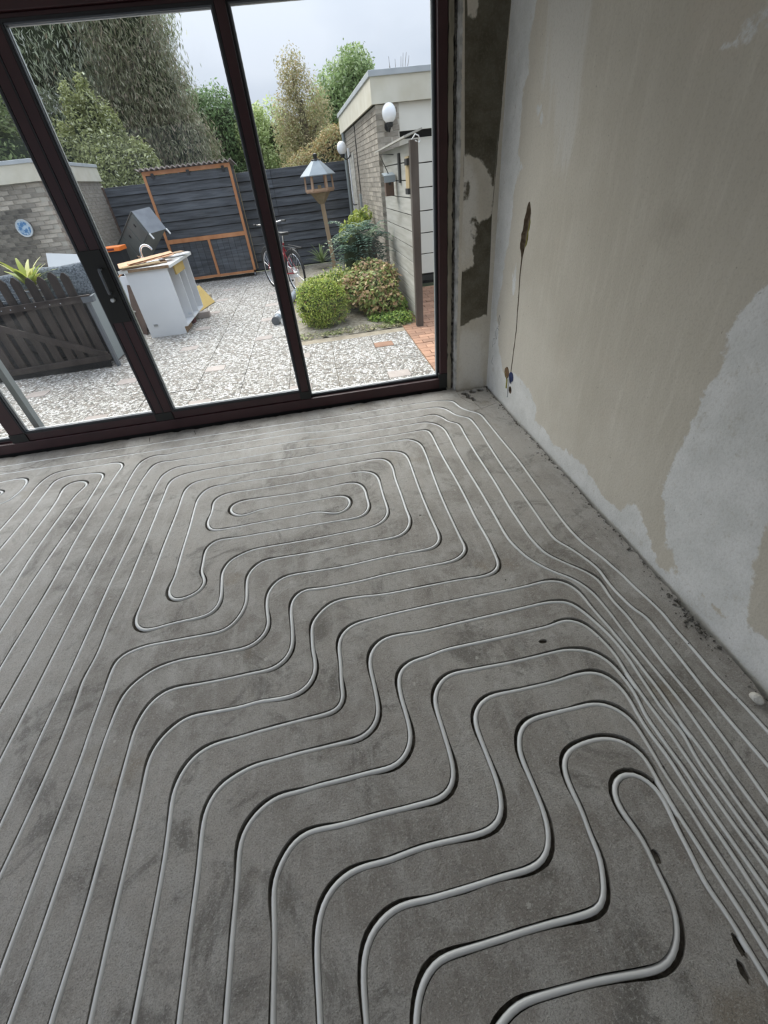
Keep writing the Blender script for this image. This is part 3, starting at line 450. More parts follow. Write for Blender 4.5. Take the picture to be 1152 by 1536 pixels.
rv, re, rf, ov, oe, of = delaunay_2d_cdt(fv, [(0, 1), (1, 2), (2, 3), (3, 0)], ff, 0, 1e-5)
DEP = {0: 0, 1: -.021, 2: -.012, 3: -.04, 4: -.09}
lev = [0]*len(rf)
for i, o in enumerate(of):
    if o: lev[i] = max((fk[j] for j in o), key=lambda k: -DEP[k])
V, Fs, mi, vid = [], [], [], {}
def vert(i, l):
    key = (i, l)
    if key not in vid: vid[key] = len(V); V.append((rv[i].x, rv[i].y, DEP[l]))
    return vid[key]
em = {}
for i, f in enumerate(rf):
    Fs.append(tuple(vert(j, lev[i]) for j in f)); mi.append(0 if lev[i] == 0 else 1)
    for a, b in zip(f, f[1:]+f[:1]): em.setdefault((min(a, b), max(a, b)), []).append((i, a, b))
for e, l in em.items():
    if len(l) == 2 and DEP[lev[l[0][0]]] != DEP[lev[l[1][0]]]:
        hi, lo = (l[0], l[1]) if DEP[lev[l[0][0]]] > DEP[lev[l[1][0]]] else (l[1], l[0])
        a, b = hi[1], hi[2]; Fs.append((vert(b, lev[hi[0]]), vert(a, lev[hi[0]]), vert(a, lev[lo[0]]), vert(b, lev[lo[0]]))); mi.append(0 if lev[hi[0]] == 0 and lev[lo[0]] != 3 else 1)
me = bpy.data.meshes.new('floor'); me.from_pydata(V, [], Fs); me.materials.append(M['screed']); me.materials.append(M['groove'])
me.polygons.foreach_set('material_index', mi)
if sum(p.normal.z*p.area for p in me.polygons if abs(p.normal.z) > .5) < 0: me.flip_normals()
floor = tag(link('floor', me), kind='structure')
LAB = dict(
 T1='outermost grey heating pipe, running along the door and nearest the right wall', T2='grey heating pipe second from the sliding door and second from the right wall',
 z1='grey heating pipe third from the sliding door that bends round into the right-hand bundle', a='grey heating pipe fourth from the door, innermost of those rounding the corner into the bundle',
 b='grey heating pipe that turns back sharply beside the bundle, outermost of the left-going bends', c='grey heating pipe looping just outside the big double spiral near the door',
 spiral='one long grey heating pipe wound as the double spiral in front of the middle pane', h='grey heating pipe, farthest stepped run that bends into the bundle', i='second farthest stepped grey heating pipe joining the bundle',
 j='third stepped grey heating pipe from the far side joining the bundle', k='fourth stepped grey heating pipe joining the bundle, mid floor', l='fourth nearest of the stepped grey heating pipes joining the bundle',
 m='third nearest of the stepped grey heating pipes joining the bundle', n='second nearest of the stepped grey heating pipes, just outside the nearest hairpin',
 o='nearest grey heating pipe, with the tight hairpin in the right foreground', z2='grey heating pipe of the outer hairpin in front of the left pane', z3='grey heating pipe of the middle hairpin in front of the left pane',
 z4='grey heating pipe of the inner hairpin in front of the left pane', L1='grey heating pipe rounding a bend at the far left edge by the door', L2='short tight end bend of grey heating pipe at the far left edge')
for k, q in paths.items():
    ph = rng.uniform(0, 9); s = np.arange(len(q))*.02
    z = -.0082 + .0012*np.sin(s*3+ph) + .0008*np.sin(s*7.3+ph*2)
    o = MB().tube([(x, y, zz) for (x, y), zz in zip(q, z)], .0085, 10).build('heating_pipe', M['pipe'], smooth=True)
    tag(o, LAB[k], 'pipe', 'underfloor heating pipes in the floor grooves')
# ------------------------------------------------------------------ right wall with patches, chase and socket holes
def sdf(poly, P):
    poly = np.array(poly, float); n = len(poly); dmin = np.full(len(P), 9.); ins = np.zeros(len(P), bool)
    for i in range(n):
        a, b = poly[i], poly[(i+1) % n]; ab = b-a; t = np.clip(((P-a)@ab)/(ab@ab), 0, 1)
        dmin = np.minimum(dmin, np.linalg.norm(P-(a+t[:, None]*ab), axis=1))
        c = (a[1] > P[:, 1]) != (b[1] > P[:, 1]); xi = (b[0]-a[0])*(P[:, 1]-a[1])/(b[1]-a[1]+1e-12)+a[0]; ins ^= c & (P[:, 0] < xi)
    return np.where(ins, dmin, -dmin)
WX = 1.335; WH = 2.62
P_corner = [(3.7, 2.9), (3.12, 2.9), (3.12, 2.163), (3.144, 2.03), (3.123, 1.903), (3.2, 1.861), (3.167, 1.571), (3.08, 1.506), (3.19, 1.427), (3.199, 1.161), (3.228, 1.042), (3.294, .776), (3.331, .628), (3.239, .401), (3.12, .243), (3.04, .2), (2.95, .30), (2.84, .31), (2.628, .29), (2.492, .225), (2.485, .124), (2.162, .092), (1.86, .151), (1.626, .081), (1.482, .1), (1.419, .204), (1.291, .127), (1.163, .029), (1.075, .033), (.955, .079), (.833, .087), (.738, .121), (.646, .17), (.423, .181), (-.5, .16), (-2, .2), (-2, -.2), (3.7, -.2)]
P_big = [(-.2, 1.9), (.8, 1.55), (1.018, 1.33), (1.215, 1.189), (1.27, 1.051), (1.247, .901), (1.283, .787), (1.265, .685), (1.28, .491), (1.276, .355), (1.186, .198), (1.082, .091), (.962, .093), (.837, .095), (.745, .133), (.763, .247), (.815, .366), (.845, .527), (.6, .84), (.1, .9), (-.4, 1.3)]
P_haze = [(3.104, 2.7), (2.55, 2.7), (2.525, 2.031), (2.515, 1.877), (2.502, 1.729), (2.503, 1.542), (2.566, 1.44), (2.657, 1.496), (2.832, 1.79), (2.944, 1.828), (2.937, 1.993)]
P_sm1 = [(2.99, 1.76), (2.94, 1.79), (2.87, 1.70), (2.86, 1.64), (2.93, 1.68)]
P_tr = [(1.70, 1.755), (1.6, 1.80), (1.4, 1.84), (1.38, 1.80), (1.55, 1.76)]
P_strip2 = [(3.06, 1.06), (3.09, .95), (3.06, .80), (3.035, .80), (3.03, .95)]
chase = [([(2.957, 1.335), (2.936, 1.34), (2.919, 1.312), (2.905, 1.285), (2.908, 1.262), (2.898, 1.24), (2.903, 1.205), (2.915, 1.19), (2.908, 1.15), (2.922, 1.12), (2.944, 1.10), (2.952, 1.07), (2.965, 1.045), (2.985, 1.045), (2.994, 1.07), (3.016, 1.095), (3.022, 1.12), (3.012, 1.15), (3.018, 1.17), (3.0, 1.19), (2.994, 1.225), (2.997, 1.25), (2.978, 1.285), (2.972, 1.31)], .028),
         ([(2.962, 1.06), (2.968, .95), (2.955, .84), (2.948, .72), (2.938, .6), (2.946, .45), (2.956, .28), (2.972, .28), (2.961, .45), (2.952, .6), (2.963, .72), (2.972, .84), (2.981, .95), (2.982, 1.06)], .02),
         ([(3.035+.034*math.cos(a), .262+.046*math.sin(a)) for a in np.linspace(0, 6.28, 16, endpoint=False)], .045),
         ([(2.945+.030*math.cos(a), .262+.034*math.sin(a)) for a in np.linspace(0, 6.28, 16, endpoint=False)], .045),
         ([(2.945+.028*math.cos(a), .158+.028*math.sin(a)) for a in np.linspace(0, 6.28, 16, endpoint=False)], .03)]
def patched_wall(name, u0, u1, v0, v1, to3d, recess, attrs, step=.05):
    pts = [Vector((u0, v0)), Vector((u1, v0)), Vector((u1, v1)), Vector((u0, v1))]
    for u in np.arange(u0+step, u1-.01, step):
        for v in np.arange(v0+step, v1-.01, step): pts.append(Vector((float(u), float(v))))
    fcs, dp = [], []
    for poly, d in recess:
        jit = [(u+random.uniform(-.0015, .0015), v+random.uniform(-.0015, .0015)) for u, v in poly]; jit = ccw(jit)
        n = len(pts); pts.extend(Vector(p) for p in jit); fcs.append(list(range(n, n+len(poly)))); dp.append(d)
    rv, re, rf, _, _, of = delaunay_2d_cdt(pts, [(0, 1), (1, 2), (2, 3), (3, 0)], fcs, 0, 1e-5)
    lv = [max([dp[j] for j in o], default=0) for o in of]
    V, Fs, mi, vid, em = [], [], [], {}, {}
    def vt(i, l):
        if (i, l) not in vid: vid[(i, l)] = len(V); V.append((rv[i].x, rv[i].y, l))
        return vid[(i, l)]
    for i, f in enumerate(rf):
        Fs.append(tuple(vt(j, lv[i]) for j in f)); mi.append(1 if lv[i] else 0)
        for a, b in zip(f, f[1:]+f[:1]): em.setdefault((min(a, b), max(a, b)), []).append((i, a, b))
    for l in em.values():
        if len(l) == 2 and lv[l[0][0]] != lv[l[1][0]]:
            hi, lo = (l[0], l[1]) if lv[l[0][0]] < lv[l[1][0]] else (l[1], l[0])
            Fs.append((vt(hi[2], lv[hi[0]]), vt(hi[1], lv[hi[0]]), vt(hi[1], lv[lo[0]]), vt(hi[2], lv[lo[0]]))); mi.append(1)
    me = bpy.data.meshes.new(name); me.from_pydata([to3d(*v) for v in V], [], Fs)
    me.materials.append(M['plaster']); me.materials.append(M['cavity']); me.polygons.foreach_set('material_index', mi)
    Pn = np.array([(v[0], v[1]) for v in V])
    for an, polys in attrs.items():
        s = np.full(len(Pn), -.5)
        for p in polys: s = np.maximum(s, sdf(p, Pn))
        a = me.attributes.new(an, 'FLOAT', 'POINT'); a.data.foreach_set('value', np.clip(s, -.5, .5).astype(np.float32))
    return tag(link(name, me), kind='structure')
random.seed(5)
wall = patched_wall('wall_right', -1.6, 3.452, -.05, WH, lambda u, v, d: (WX+d, u, v), chase,
    {'patch': [P_corner, P_big, P_sm1, P_tr, P_strip2], 'haze': [P_haze], 'smudge': [[(1.80, 1.36), (1.68, 1.40), (1.60, 1.36), (1.60, 1.27), (1.70, 1.22), (1.80, 1.28)], [(1.17, .86), (1.10, .88), (1.06, .82), (1.07, .74), (1.10, .72), (1.14, .78)], [(1.5, 2.9), (-1.5, 2.9), (-1.5, 1.95), (1.0, 2.0)]], 'dark': [[(0, -9), (1, -9), (1, -8)]]})
wb = MB().box(WX+.05, WX+.25, -1.6, 3.75, -.1, WH).build('wall_right_core', M['rubble'], wall)
# light-proof backing between pier, head and outside
pier_dark = [[(1.0, 2.8), (1.4, 2.8), (1.4, 1.45), (1.29, 1.40), (1.262, 1.50), (1.182, 1.563), (1.10, 1.60), (1.03, 1.58)],
             [(1.03, .93), (1.12, .95), (1.17, .96), (1.172, 1.10), (1.19, 1.22), (1.28, 1.265), (1.299, 1.339), (1.4, 1.40), (1.4, .60), (1.289, .60), (1.20, .58), (1.12, .545), (1.03, .52)],
             [(1.08, 1.46), (1.13, 1.48), (1.12, 1.38), (1.09, 1.36)], [(1.14, 1.25), (1.20, 1.28), (1.19, 1.18), (1.15, 1.15)]]
pier_white = [[(1.05, 2.2), (1.13, 2.18), (1.16, 2.30), (1.16, 2.8), (1.03, 2.8)]]
pier = patched_wall('wall_front', 1.055, 1.335, -.05, WH, lambda u, v, d: (u, 3.45+d, v), [], {'dark': pier_dark, 'patch': [[(0, -9), (1, -9), (1, -8)]], 'haze': [[(1.05, .5), (1.3, .5), (1.3, 0), (1.05, 0)], [(1.05, 1.6), (1.25, 1.5), (1.15, .95), (1.05, .95)]]}, step=.03)
# cut the dark cement away where the pale skim is left at the top
a = pier.data.attributes['dark']; Pn = np.array([(v.co.x, v.co.z) for v in pier.data.vertices]); d0 = np.zeros(len(Pn), np.float32); a.data.foreach_get('value', d0)
a.data.foreach_set('value', np.minimum(d0, -sdf(pier_white[0], Pn)).astype(np.float32))
MB().box(1.055, 1.40, 3.456, 3.75, -.1, WH).build('pier_core', M['cream'], pier)
# the room goes on behind the camera
tag(MB().box(-1.6, 1.34, -4.2, -4.0, -.05, WH).build('wall_back', M['hall']), kind='structure')
MB().box(FX0, FX1, -4.0, FY0, -.05, 0).build('floor_rear', M['screed'], floor); MB().box(-6, FX0, -4.0, 3.56, -.05, 0).build('floor_side', M['screed'], floor)
MB().box(WX, WX+.25, -4.0, -1.6, -.05, WH).build('wall_right_rear', M['hall'], wall)
MB().box(-4.4, 1.40, 3.62, 3.75, 2.44, 2.9).build('wall_front_lintel', M['cream'], pier)
MB().box(-4.4, 1.055, 3.49, 3.62, 2.44, 2.66).build('wall_front_head', M['hall'], pier)
tag(MB().box(-4.9, 1.6, -4.0, 3.75, WH, WH+.2).build('ceiling', M['ceiling']), kind='structure')
# socket back boxes, bare wires and pencil marks on the wall
t = thing('socket_box', 'round brown-edged socket hole with loose wires low in the wall corner', 'socket', (WX, 3.035, .262))
MB().lathe([(.036, -.004), (.041, -.004), (.041, .035), (.036, .035)], 14, Matrix.Rotation(math.pi/2, 4, 'Y')).build('box_rim', M['cardboard'], t)
for dz, dy in ((.012, .008), (-.01, -.006)): MB().tube([(.03, dy, dz), (.004, dy*1.5, dz*1.3), (-.008, dy*2, dz-.02), (-.004, dy*2, dz-.045)], .0022, 6).build('wire', M['cable'], t)
t = thing('socket_box', 'black round socket box with blue wires at the foot of the wall chase', 'socket', (WX, 2.945, .262))
MB().lathe([(.026, -.006), (.036, -.006), (.036, .04), (.026, .04), (.026, -.002)], 14, Matrix.Rotation(math.pi/2, 4, 'Y')).build('box_rim', M['wire'], t)
for k in range(3): MB().tube([(.03, .006*k-.006, 0), (-.003, .008*k-.008, .004), (-.010, .01*k-.01, -.02), (-.004, .006*k-.006, -.05)], .0018, 6).build('wire', M['wire'], t)
t = thing('cable_clip_strip', 'pale upright plastic strip fixed below the socket holes', 'strip', (WX-.004, 2.985, .16))
MB().box(-.004, .004, -.006, .004, -.075, .075).build('strip_body', M['whiteedge'], t)
MB().box(-.006, .002, .018, .028, -.01, .06).build('strip_tab', M['cable'], t)
t = thing('conduit_pipe', 'thin dark conduit running up the chase in the right wall', 'conduit', (WX+.008, 2.96, .28))
MB().tube([(0, 0, 0), (0, -.012, .3), (0, .005, .62), (.004, .008, .80), (.008, -.02, .98)], .0035, 6).build('conduit', M['brownb'], t)
MB().tube([(.002, .008, .76), (.006, -.022, .95), (.008, -.035, 1.0)], .004, 6).build('bare_wire', M['cable'], t)
def scribble(strokes, label):
    t = thing('pencil_mark', label, 'pencil mark', (WX-.0006, strokes[0][0][0], strokes[0][0][1]))
    for s in strokes: MB().tube([(0, u-strokes[0][0][0], v-strokes[0][0][1]) for u, v in s], .0011, 4).build('pencil_stroke', M['pencil'], t)
scribble([[(3.37, .36), (3.36, .43), (3.33, .44), (3.315, .41), (3.345, .385)], [(3.33, .50), (3.30, .44), (3.29, .49), (3.31, .52), (3.28, .53)], [(3.27, .55), (3.30, .53), (3.255, .52)], [(3.285, .60), (3.265, .63), (3.25, .60), (3.262, .56), (3.285, .57), (3.285, .60)]], 'pencilled letters on the white skim low in the corner')
scribble([[(3.34, .30), (3.365, .235), (3.325, .225)]], 'small pencilled tick below the pencilled letters')
# ------------------------------------------------------------------ raw jamb strips between frame and pier
tr = tag(thing('trim_1', None, None, (0, 0, 0)), kind='structure')
def ragged(x0, x1, y0, y1, z0, z1, amp, nm, mt, n=60, seed=0):
    r = np.random.default_rng(seed); zs = np.linspace(z0, z1, n); vs = []; fs = []
    for i, z in enumerate(zs):
        a, b = r.normal(0, amp), r.normal(0, amp); vs += [(x0+abs(a), y0+abs(b)*.6, z), (x1-abs(b), y0+abs(a)*.6, z), (x1, y1, z), (x0, y1, z)]
        if i: k = 4*i; fs += [(k-4+j, k-4+(j+1) % 4, k+(j+1) % 4, k+j) for j in range(4)]
    fs += [(0, 1, 2, 3), (4*n-4, 4*n-3, 4*n-2, 4*n-1)]
    mb = MB(); mb.add(vs, fs); return mb.build(nm, mt, tr)
ragged(.986, 1.022, 3.492, 3.60, -.03, 2.45, .004, 'jamb_batten', M['jamb'], 90, 1)
ragged(1.022, 1.044, 3.50, 3.60, -.03, 2.45, .006, 'foam_filler', M['rubble'], 120, 2)
ragged(1.040, 1.060, 3.448, 3.60, -.03, 2.45, .003, 'plaster_edge', M['beadw'], 160, 3)
# ------------------------------------------------------------------ sliding door: frame, sashes, glass
door = tag(thing('door_1', None, None, (0, 0, 0)), kind='structure')
B = dict(bevel=.004)
MB().box(-4.3, .985, 3.50, 3.62, .018, .100).build('sill_rail', M['maroon'], door, **B)
MB().box(-4.3, .985, 3.53, 3.60, -.05, .018).build('sill_shadow_fill', M['block'], door)  # near-black filler put under the sill in place of the shade there
MB().box(-4.3, .985, 3.49, 3.62, 2.365, 2.45).build('head_rail', M['maroon'], door, **B)
MB().box(.925, .986, 3.50, 3.62, .10, 2.365).build('side_post', M['maroon'], door, **B)
def sash(x0, x1, z0, z1, y0, y1, bl, br, bb, bt, edge, nm):
    """one glazed leaf: maroon stiles and rails with black gasket, glazing bead, spacer and pane"""
    p = MB()
    MB().box(x0, x0+bl, y0, y1, z0, z1).build('stile', M['maroon'], door, **B)
    MB().box(x1-br, x1, y0, y1, z0, z1).build('stile', M['maroon'], door, **B)
    MB().box(x0+bl, x1-br, y0, y1, z0, z0+bb).build('rail', M['maroon'], door, **B)
    MB().box(x0+bl, x1-br, y0, y1, z1-bt, z1).build('rail', M['maroon'], door, **B)
    gx0, gx1, gz0, gz1 = x0+bl, x1-br, z0+bb, z1-bt; ym = (y0+y1)/2
    for q, (ins, ya, yb, mt, nn) in enumerate(((0, y0-.002, ym-.004, M['black'], 'gasket'), (edge, y0+.006, ym+.012, M['bead'], 'glazing_bead'), (edge+.007, ym-.004, ym+.012, M['spacer'], 'spacer_bar'))):
        w = (edge, .008, .004)[q]; mb = MB()
        a0, a1, c0, c1 = gx0+ins, gx1-ins, gz0+ins, gz1-ins
        mb.box(a0, a0+w, ya, yb, c0, c1); mb.box(a1-w, a1, ya, yb, c0, c1); mb.box(a0+w, a1-w, ya, yb, c0, c0+w); mb.box(a0+w, a1-w, ya, yb, c1-w, c1)
        mb.build(nn, mt, door)
    MB().box(gx0, gx1, ym-.001, ym+.003, gz0, gz1).build('glass_pane', M['glass'], door)
sash(-2.700, -1.460, .10, 2.365, 3.515, 3.575, .115, .062, .062, .02, .013, 'left')
sash(-1.452, -.232, .10, 2.365, 3.515, 3.575, .068, .060, .062, .02, .013, 'middle')
sash(-4.30, -2.705, .10, 2.365, 3.545, 3.60, .06, .0, .015, .02, .012, 'far_left')
sash(-.232, .925, .10, 2.365, 3.545, 3.60, .0, .0, .002, .01, .012, 'right')
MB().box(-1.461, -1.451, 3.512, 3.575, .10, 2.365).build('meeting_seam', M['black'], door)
for x0, x1, z1 in ((-1.536, -1.39, .168), (-.312, -.222, .165), (-2.705, -2.575, .170)): MB().box(x0, x1, 3.508, 3.575, .098, z1).build('corner_block', M['block'], door, bevel=.002)
MB().box(.915, .987, 3.494, 3.56, .018, .145).build('corner_block', M['block'], door, bevel=.002)
MB().box(-1.530, -1.385, 3.504, 3.514, .885, 1.335).build('dark_reflection_plate', M['block'], door, bevel=.002)  # black plate stands in for a dark reflection across both stiles
h = MB().tube([(-1.430, 3.506, 1.225), (-1.430, 3.470, 1.225), (-1.430, 3.464, 1.215), (-1.432, 3.464, 1.09), (-1.434, 3.470, 1.08), (-1.434, 3.506, 1.08)], .009, 8).build('pull_handle', M['bead'], door, smooth=True)
MB().lathe([(.0, 0), (.014, 0), (.014, .022), (.010, .028), (0, .028)], 12, Matrix.Translation((-1.440, 3.505, 1.035)) @ Matrix.Rotation(math.pi/2, 4, 'X')).build('lock_cylinder', M['spacer'], door, smooth=True)
MB().box(-2.56, -2.515, 3.63, 3.69, .02, 2.36).build('outer_rail', M['extgrey'], door)
MB().box(-4.3, 1.05, 3.62, 3.74, -.08, .02).build('outer_sill', M['extgrey'], door)
# ------------------------------------------------------------------ rubble at the wall foot
def stone(r, seed, name, mt, loc, parent=None, sq=(1, 1, 1)):
    g = np.random.default_rng(seed); bm = bmesh.new(); bmesh.ops.create_icosphere(bm, subdivisions=2, radius=r)
    ax = g.normal(size=(7, 3)); ax /= np.linalg.norm(ax, axis=1)[:, None]; cut = g.uniform(.62, .9, 7)*r
    for v in bm.verts:
        p = np.array(v.co)
        for a_, c_ in zip(ax, cut):
            d = p@a_
            if d > c_: p = p-a_*(d-c_)
        v.co = p*np.array(sq)
    me = bpy.data.meshes.new(name); bm.to_mesh(me); bm.free(); me.materials.append(mt); o = link(name, me, parent); o.location = loc
    return o
tag(stone(.021, 5, 'plaster_chunk', M['chunk'], (1.262, .528, .014), sq=(.9, 1.2, .9)), 'white plaster lump lying on the floor by the right wall foot', 'rubble')
g = np.random.default_rng(8); mb = MB()
for i in range(1300):
    y = g.uniform(-.2, 3.42); x = 1.322-abs(g.normal(0, .012)); r = abs(g.normal(0, .0035))+.0022; z0 = -.038+r if x > 1.305 else r*.6
    if i < 60: y = g.normal(.88, .05); x = 1.30-abs(g.normal(0, .02)); z0 = r*.7
    if i > 900: x = 1.315-abs(g.normal(0, .035)); r *= .6; z0 = r*.6
    if i > 1120: y = g.uniform(.15, 1.15); x = .80+.10*y+g.uniform(-.02, .10); r *= .75; z0 = -.004
    if i > 1230: x = g.uniform(.4, 1.25); y = g.uniform(.3, 2.6); r *= .8; z0 = r*.6
    vs = [(x+r*a*g.uniform(.6, 1.2), y+r*b*g.uniform(.6, 1.2), z0+r*c*g.uniform(.5, 1)) for a, b, c in ((1, 0, 0), (0, 1, 0), (-1, 0, 0), (0, -1, 0), (0, 0, 1), (0, 0, -1))]
    mb.add(vs, [(0, 1, 4), (1, 2, 4), (2, 3, 4), (3, 0, 4), (1, 0, 5), (2, 1, 5), (3, 2, 5), (0, 3, 5)])
tag(mb.build('mortar_crumbs', M['rubble']), 'dark mortar crumbs scattered along the foot of the right wall', 'rubble', kind='stuff')
# ================================================================== OUTSIDE
# ground: terrace of washed-pebble slabs with small coloured pavers at the junctions
tag(MB().box(-30, 30, 3.7, 60, GZ-.4, GZ-.03).build('garden_ground', M['lawn']), kind='structure')
terr = tag(thing('terrace', None, None), kind='structure')
MB().box(-6.5, 1.03, 3.74, 12.4, GZ-.029, GZ-.014).build('joint_sand', M['sand'], terr)
rg = np.random.default_rng(11)
spots = [(.55+1.02*k, 4.19+1.02*j) for k in range(-6, 1) for j in (0, 1)] + [(-1.0+1.02*k, y) for k in range(-4, 1) for y in (6.2, 7.15, 8.07, 9.2, 10.4)]
def inbed(x, y): return x > -.42 and 5.85 < y
CG = .51; x0 = -.97-CG*11; y0 = 5.125-CG*3
tiles = {}
for i in range(0, 16):
    for j in range(0, 17):
        xa, ya = x0+i*CG, y0+j*CG; xb, yb = xa+CG-.006, ya+CG-.006
        if xa > 1.0 or yb > 12.3 or xb < -6.4: continue
        if inbed(xb, yb) and inbed((xa+xb)/2, (ya+yb)/2): continue
        xb = min(xb, 1.025); ya = max(ya, 3.76)
        if xb-xa < .05: continue
        if xa > -.42 and yb > 5.85: yb = 5.85
        if yb-ya < .05: continue
        tiles[(i, j)] = [xa, xb, ya, yb]
px = []
for (sx, sy) in spots:
    if inbed(sx+.1, sy+.1) or sx < -6 : continue
    # snap to the nearest tile corner and take a notch out of the tile up-right of it
    i = round((sx-.115-x0)/CG); j = round((sy-.09-y0)/CG)
    if (i, j) in tiles: px.append((i, j))
for (i, j), (xa, xb, ya, yb) in tiles.items():
    dz = rg.normal(0, .0015); w, h = .225, .175
    if (i, j) in px and xb-xa > .3 and yb-ya > .25: poly = [(xa+w+.004, ya), (xb, ya), (xb, yb), (xa, yb), (xa, ya+h+.004), (xa+w+.004, ya+h+.004)]
    else: poly = [(xa, ya), (xb, ya), (xb, yb), (xa, yb)]
    MB().prism(poly, GZ-.02, GZ+dz).build('paving_slab', M['gravel'], terr)
    if len(poly) == 6: MB().box(xa, xa+w, ya, ya+h, GZ-.02, GZ+.002).build('small_paver', M['clay'] if abs(xa-.43) < .2 and abs(ya-5.1) < .3 else M['pinkp'], terr)
# red clay brick path behind the screen
path = tag(thing('brick_path', None, None), kind='structure')
MB().box(1.03, 3.2, 3.74, 8.1, GZ-.06, GZ-.012).build('path_bed', M['sand'], path)
bme = [MB().box(-.097, .097, -.046, .046, 0, .055).mesh('clay_paver', M['clay']) for _ in (0,)][0]
bmh = MB().box(-.047, .047, -.046, .046, 0, .055).mesh('clay_paver', M['clay'])
for r_, y in enumerate(np.arange(3.80, 8.05, .1)):
    for c_ in range(8):
        x = 1.135+c_*.2+(.1 if r_ % 2 else 0)
        if r_ % 2 and c_ == 0: h_ = link('clay_paver', bmh, path); h_.location = (1.084, y, GZ-.053)
        if x > 2.3: continue
        if len(path.children) > 296: break
        o = link('clay_paver', bme, path); o.location = (x, y, GZ-.053+rg.normal(0, .0015)); o.rotation_euler = (0, 0, rg.normal(0, .012))
# planting bed and sandy strip
def blobground(name, poly, z0, z1, mt, amp, step, seed):
    g = np.random.default_rng(seed); P_ = np.array(poly); xs = np.arange(P_[:, 0].min(), P_[:, 0].max(), step); ys = np.arange(P_[:, 1].min(), P_[:, 1].max(), step)
    X, Y = np.meshgrid(xs, ys); s = sdf(poly, np.c_[X.ravel(), Y.ravel()]); Z = z0+(z1-z0)*np.clip(s/.25, 0, 1)+g.normal(0, amp, len(s)); Z = np.where(s < 0, z0-.03, Z)
    nx = len(xs); F = [(j*nx+i, j*nx+i+1, (j+1)*nx+i+1, (j+1)*nx+i) for j in range(len(ys)-1) for i in range(nx-1)]
    return link(name, arrmesh(name, np.c_[X.ravel(), Y.ravel(), Z], F, mt))
tag(blobground('planting_bed', [(-.46, 5.85), (1.26, 5.85), (1.26, 8.2), (1.2, 12.3), (-.2, 12.3), (-.42, 9)], GZ-.008, GZ+.03, M['soil'], .006, .05, 3), kind='structure')
# ------------------------------------------------------------------ leaves
def leaves(blobs, n, size, cols, seed=0, up=.3, aspect=.5, shell=.55, droop=0, jit=.25):
    g = np.random.default_rng(seed); vol = np.array([(b[3]*b[4]*b[5])**(2/3) for b in blobs]); idx = g.choice(len(blobs), n, p=vol/vol.sum())
    Bb = np.array([b[:6] for b in blobs], float)[idx]
    d = g.normal(size=(n, 3)); d /= np.linalg.norm(d, axis=1)[:, None]
    rr = shell+(1-shell)*g.random(n)**.5; rr *= 1+g.normal(0, .07, n)
    # clumping: pull leaves toward random twig directions
    tw = g.normal(size=(len(blobs), 60, 3)); tw /= np.linalg.norm(tw, axis=2)[:, :, None]
    pick = tw[idx, g.integers(0, 60, n)]; m_ = .62; d = d*(1-m_)+pick*m_; d /= np.linalg.norm(d, axis=1)[:, None]
    C = Bb[:, :3]+d*rr[:, None]*Bb[:, 3:6]; C[:, 2] -= droop*g.random(n)
    nm = d*.7+g.normal(0, .6, (n, 3)); nm[:, 2] += up; nm /= np.linalg.norm(nm, axis=1)[:, None]
    a = np.cross(nm, g.normal(size=(n, 3))); 
    if droop: a = np.tile([0, 0, -1.], (n, 1))+g.normal(0, .35, (n, 3)); a -= nm*(a*nm).sum(1)[:, None]
    a /= np.linalg.norm(a, axis=1)[:, None]; b = np.cross(nm, a)
    s = size*(1+g.normal(0, jit, n)).clip(.4, 2)[:, None]
    Vv = np.stack([C-a*s, C+b*s*aspect, C+a*s, C-b*s*aspect], 1).reshape(-1, 3)
    cc = np.array(cols, float); k = g.choice(len(cc), n, p=np.array([c[3] for c in cols])/sum(c[3] for c in cols)); col = cc[k, :3]*1.45*(1+g.normal(0, .16, n)).clip(.5, 1.6)[:, None]
    col = np.c_[col, np.ones(n)]
    return Vv, np.arange(4*n).reshape(n, 4), np.repeat(col, 4, axis=0)
def plant(name, label, cat, loc, blobs, n, size, cols, seed, group=None, core=.7, stems=(), **kw):
    t = thing(name, label, cat, loc, 0, group)
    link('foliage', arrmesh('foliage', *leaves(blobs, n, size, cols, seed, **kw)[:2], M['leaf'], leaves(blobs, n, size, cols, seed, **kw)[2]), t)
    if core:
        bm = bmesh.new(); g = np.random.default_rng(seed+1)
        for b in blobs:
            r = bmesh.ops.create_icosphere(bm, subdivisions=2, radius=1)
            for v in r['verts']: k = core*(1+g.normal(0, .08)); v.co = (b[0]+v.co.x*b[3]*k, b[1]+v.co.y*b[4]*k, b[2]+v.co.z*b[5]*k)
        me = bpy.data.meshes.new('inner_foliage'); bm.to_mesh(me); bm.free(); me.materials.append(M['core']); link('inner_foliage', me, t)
    for s in stems: MB().tube(s[0], s[1], 7).build('stem' if s[1][0] < .06 else 'trunk', M['bark'], t, smooth=True)
    return t
GRN = lambda r, g, b, w: (r, g, b, w)
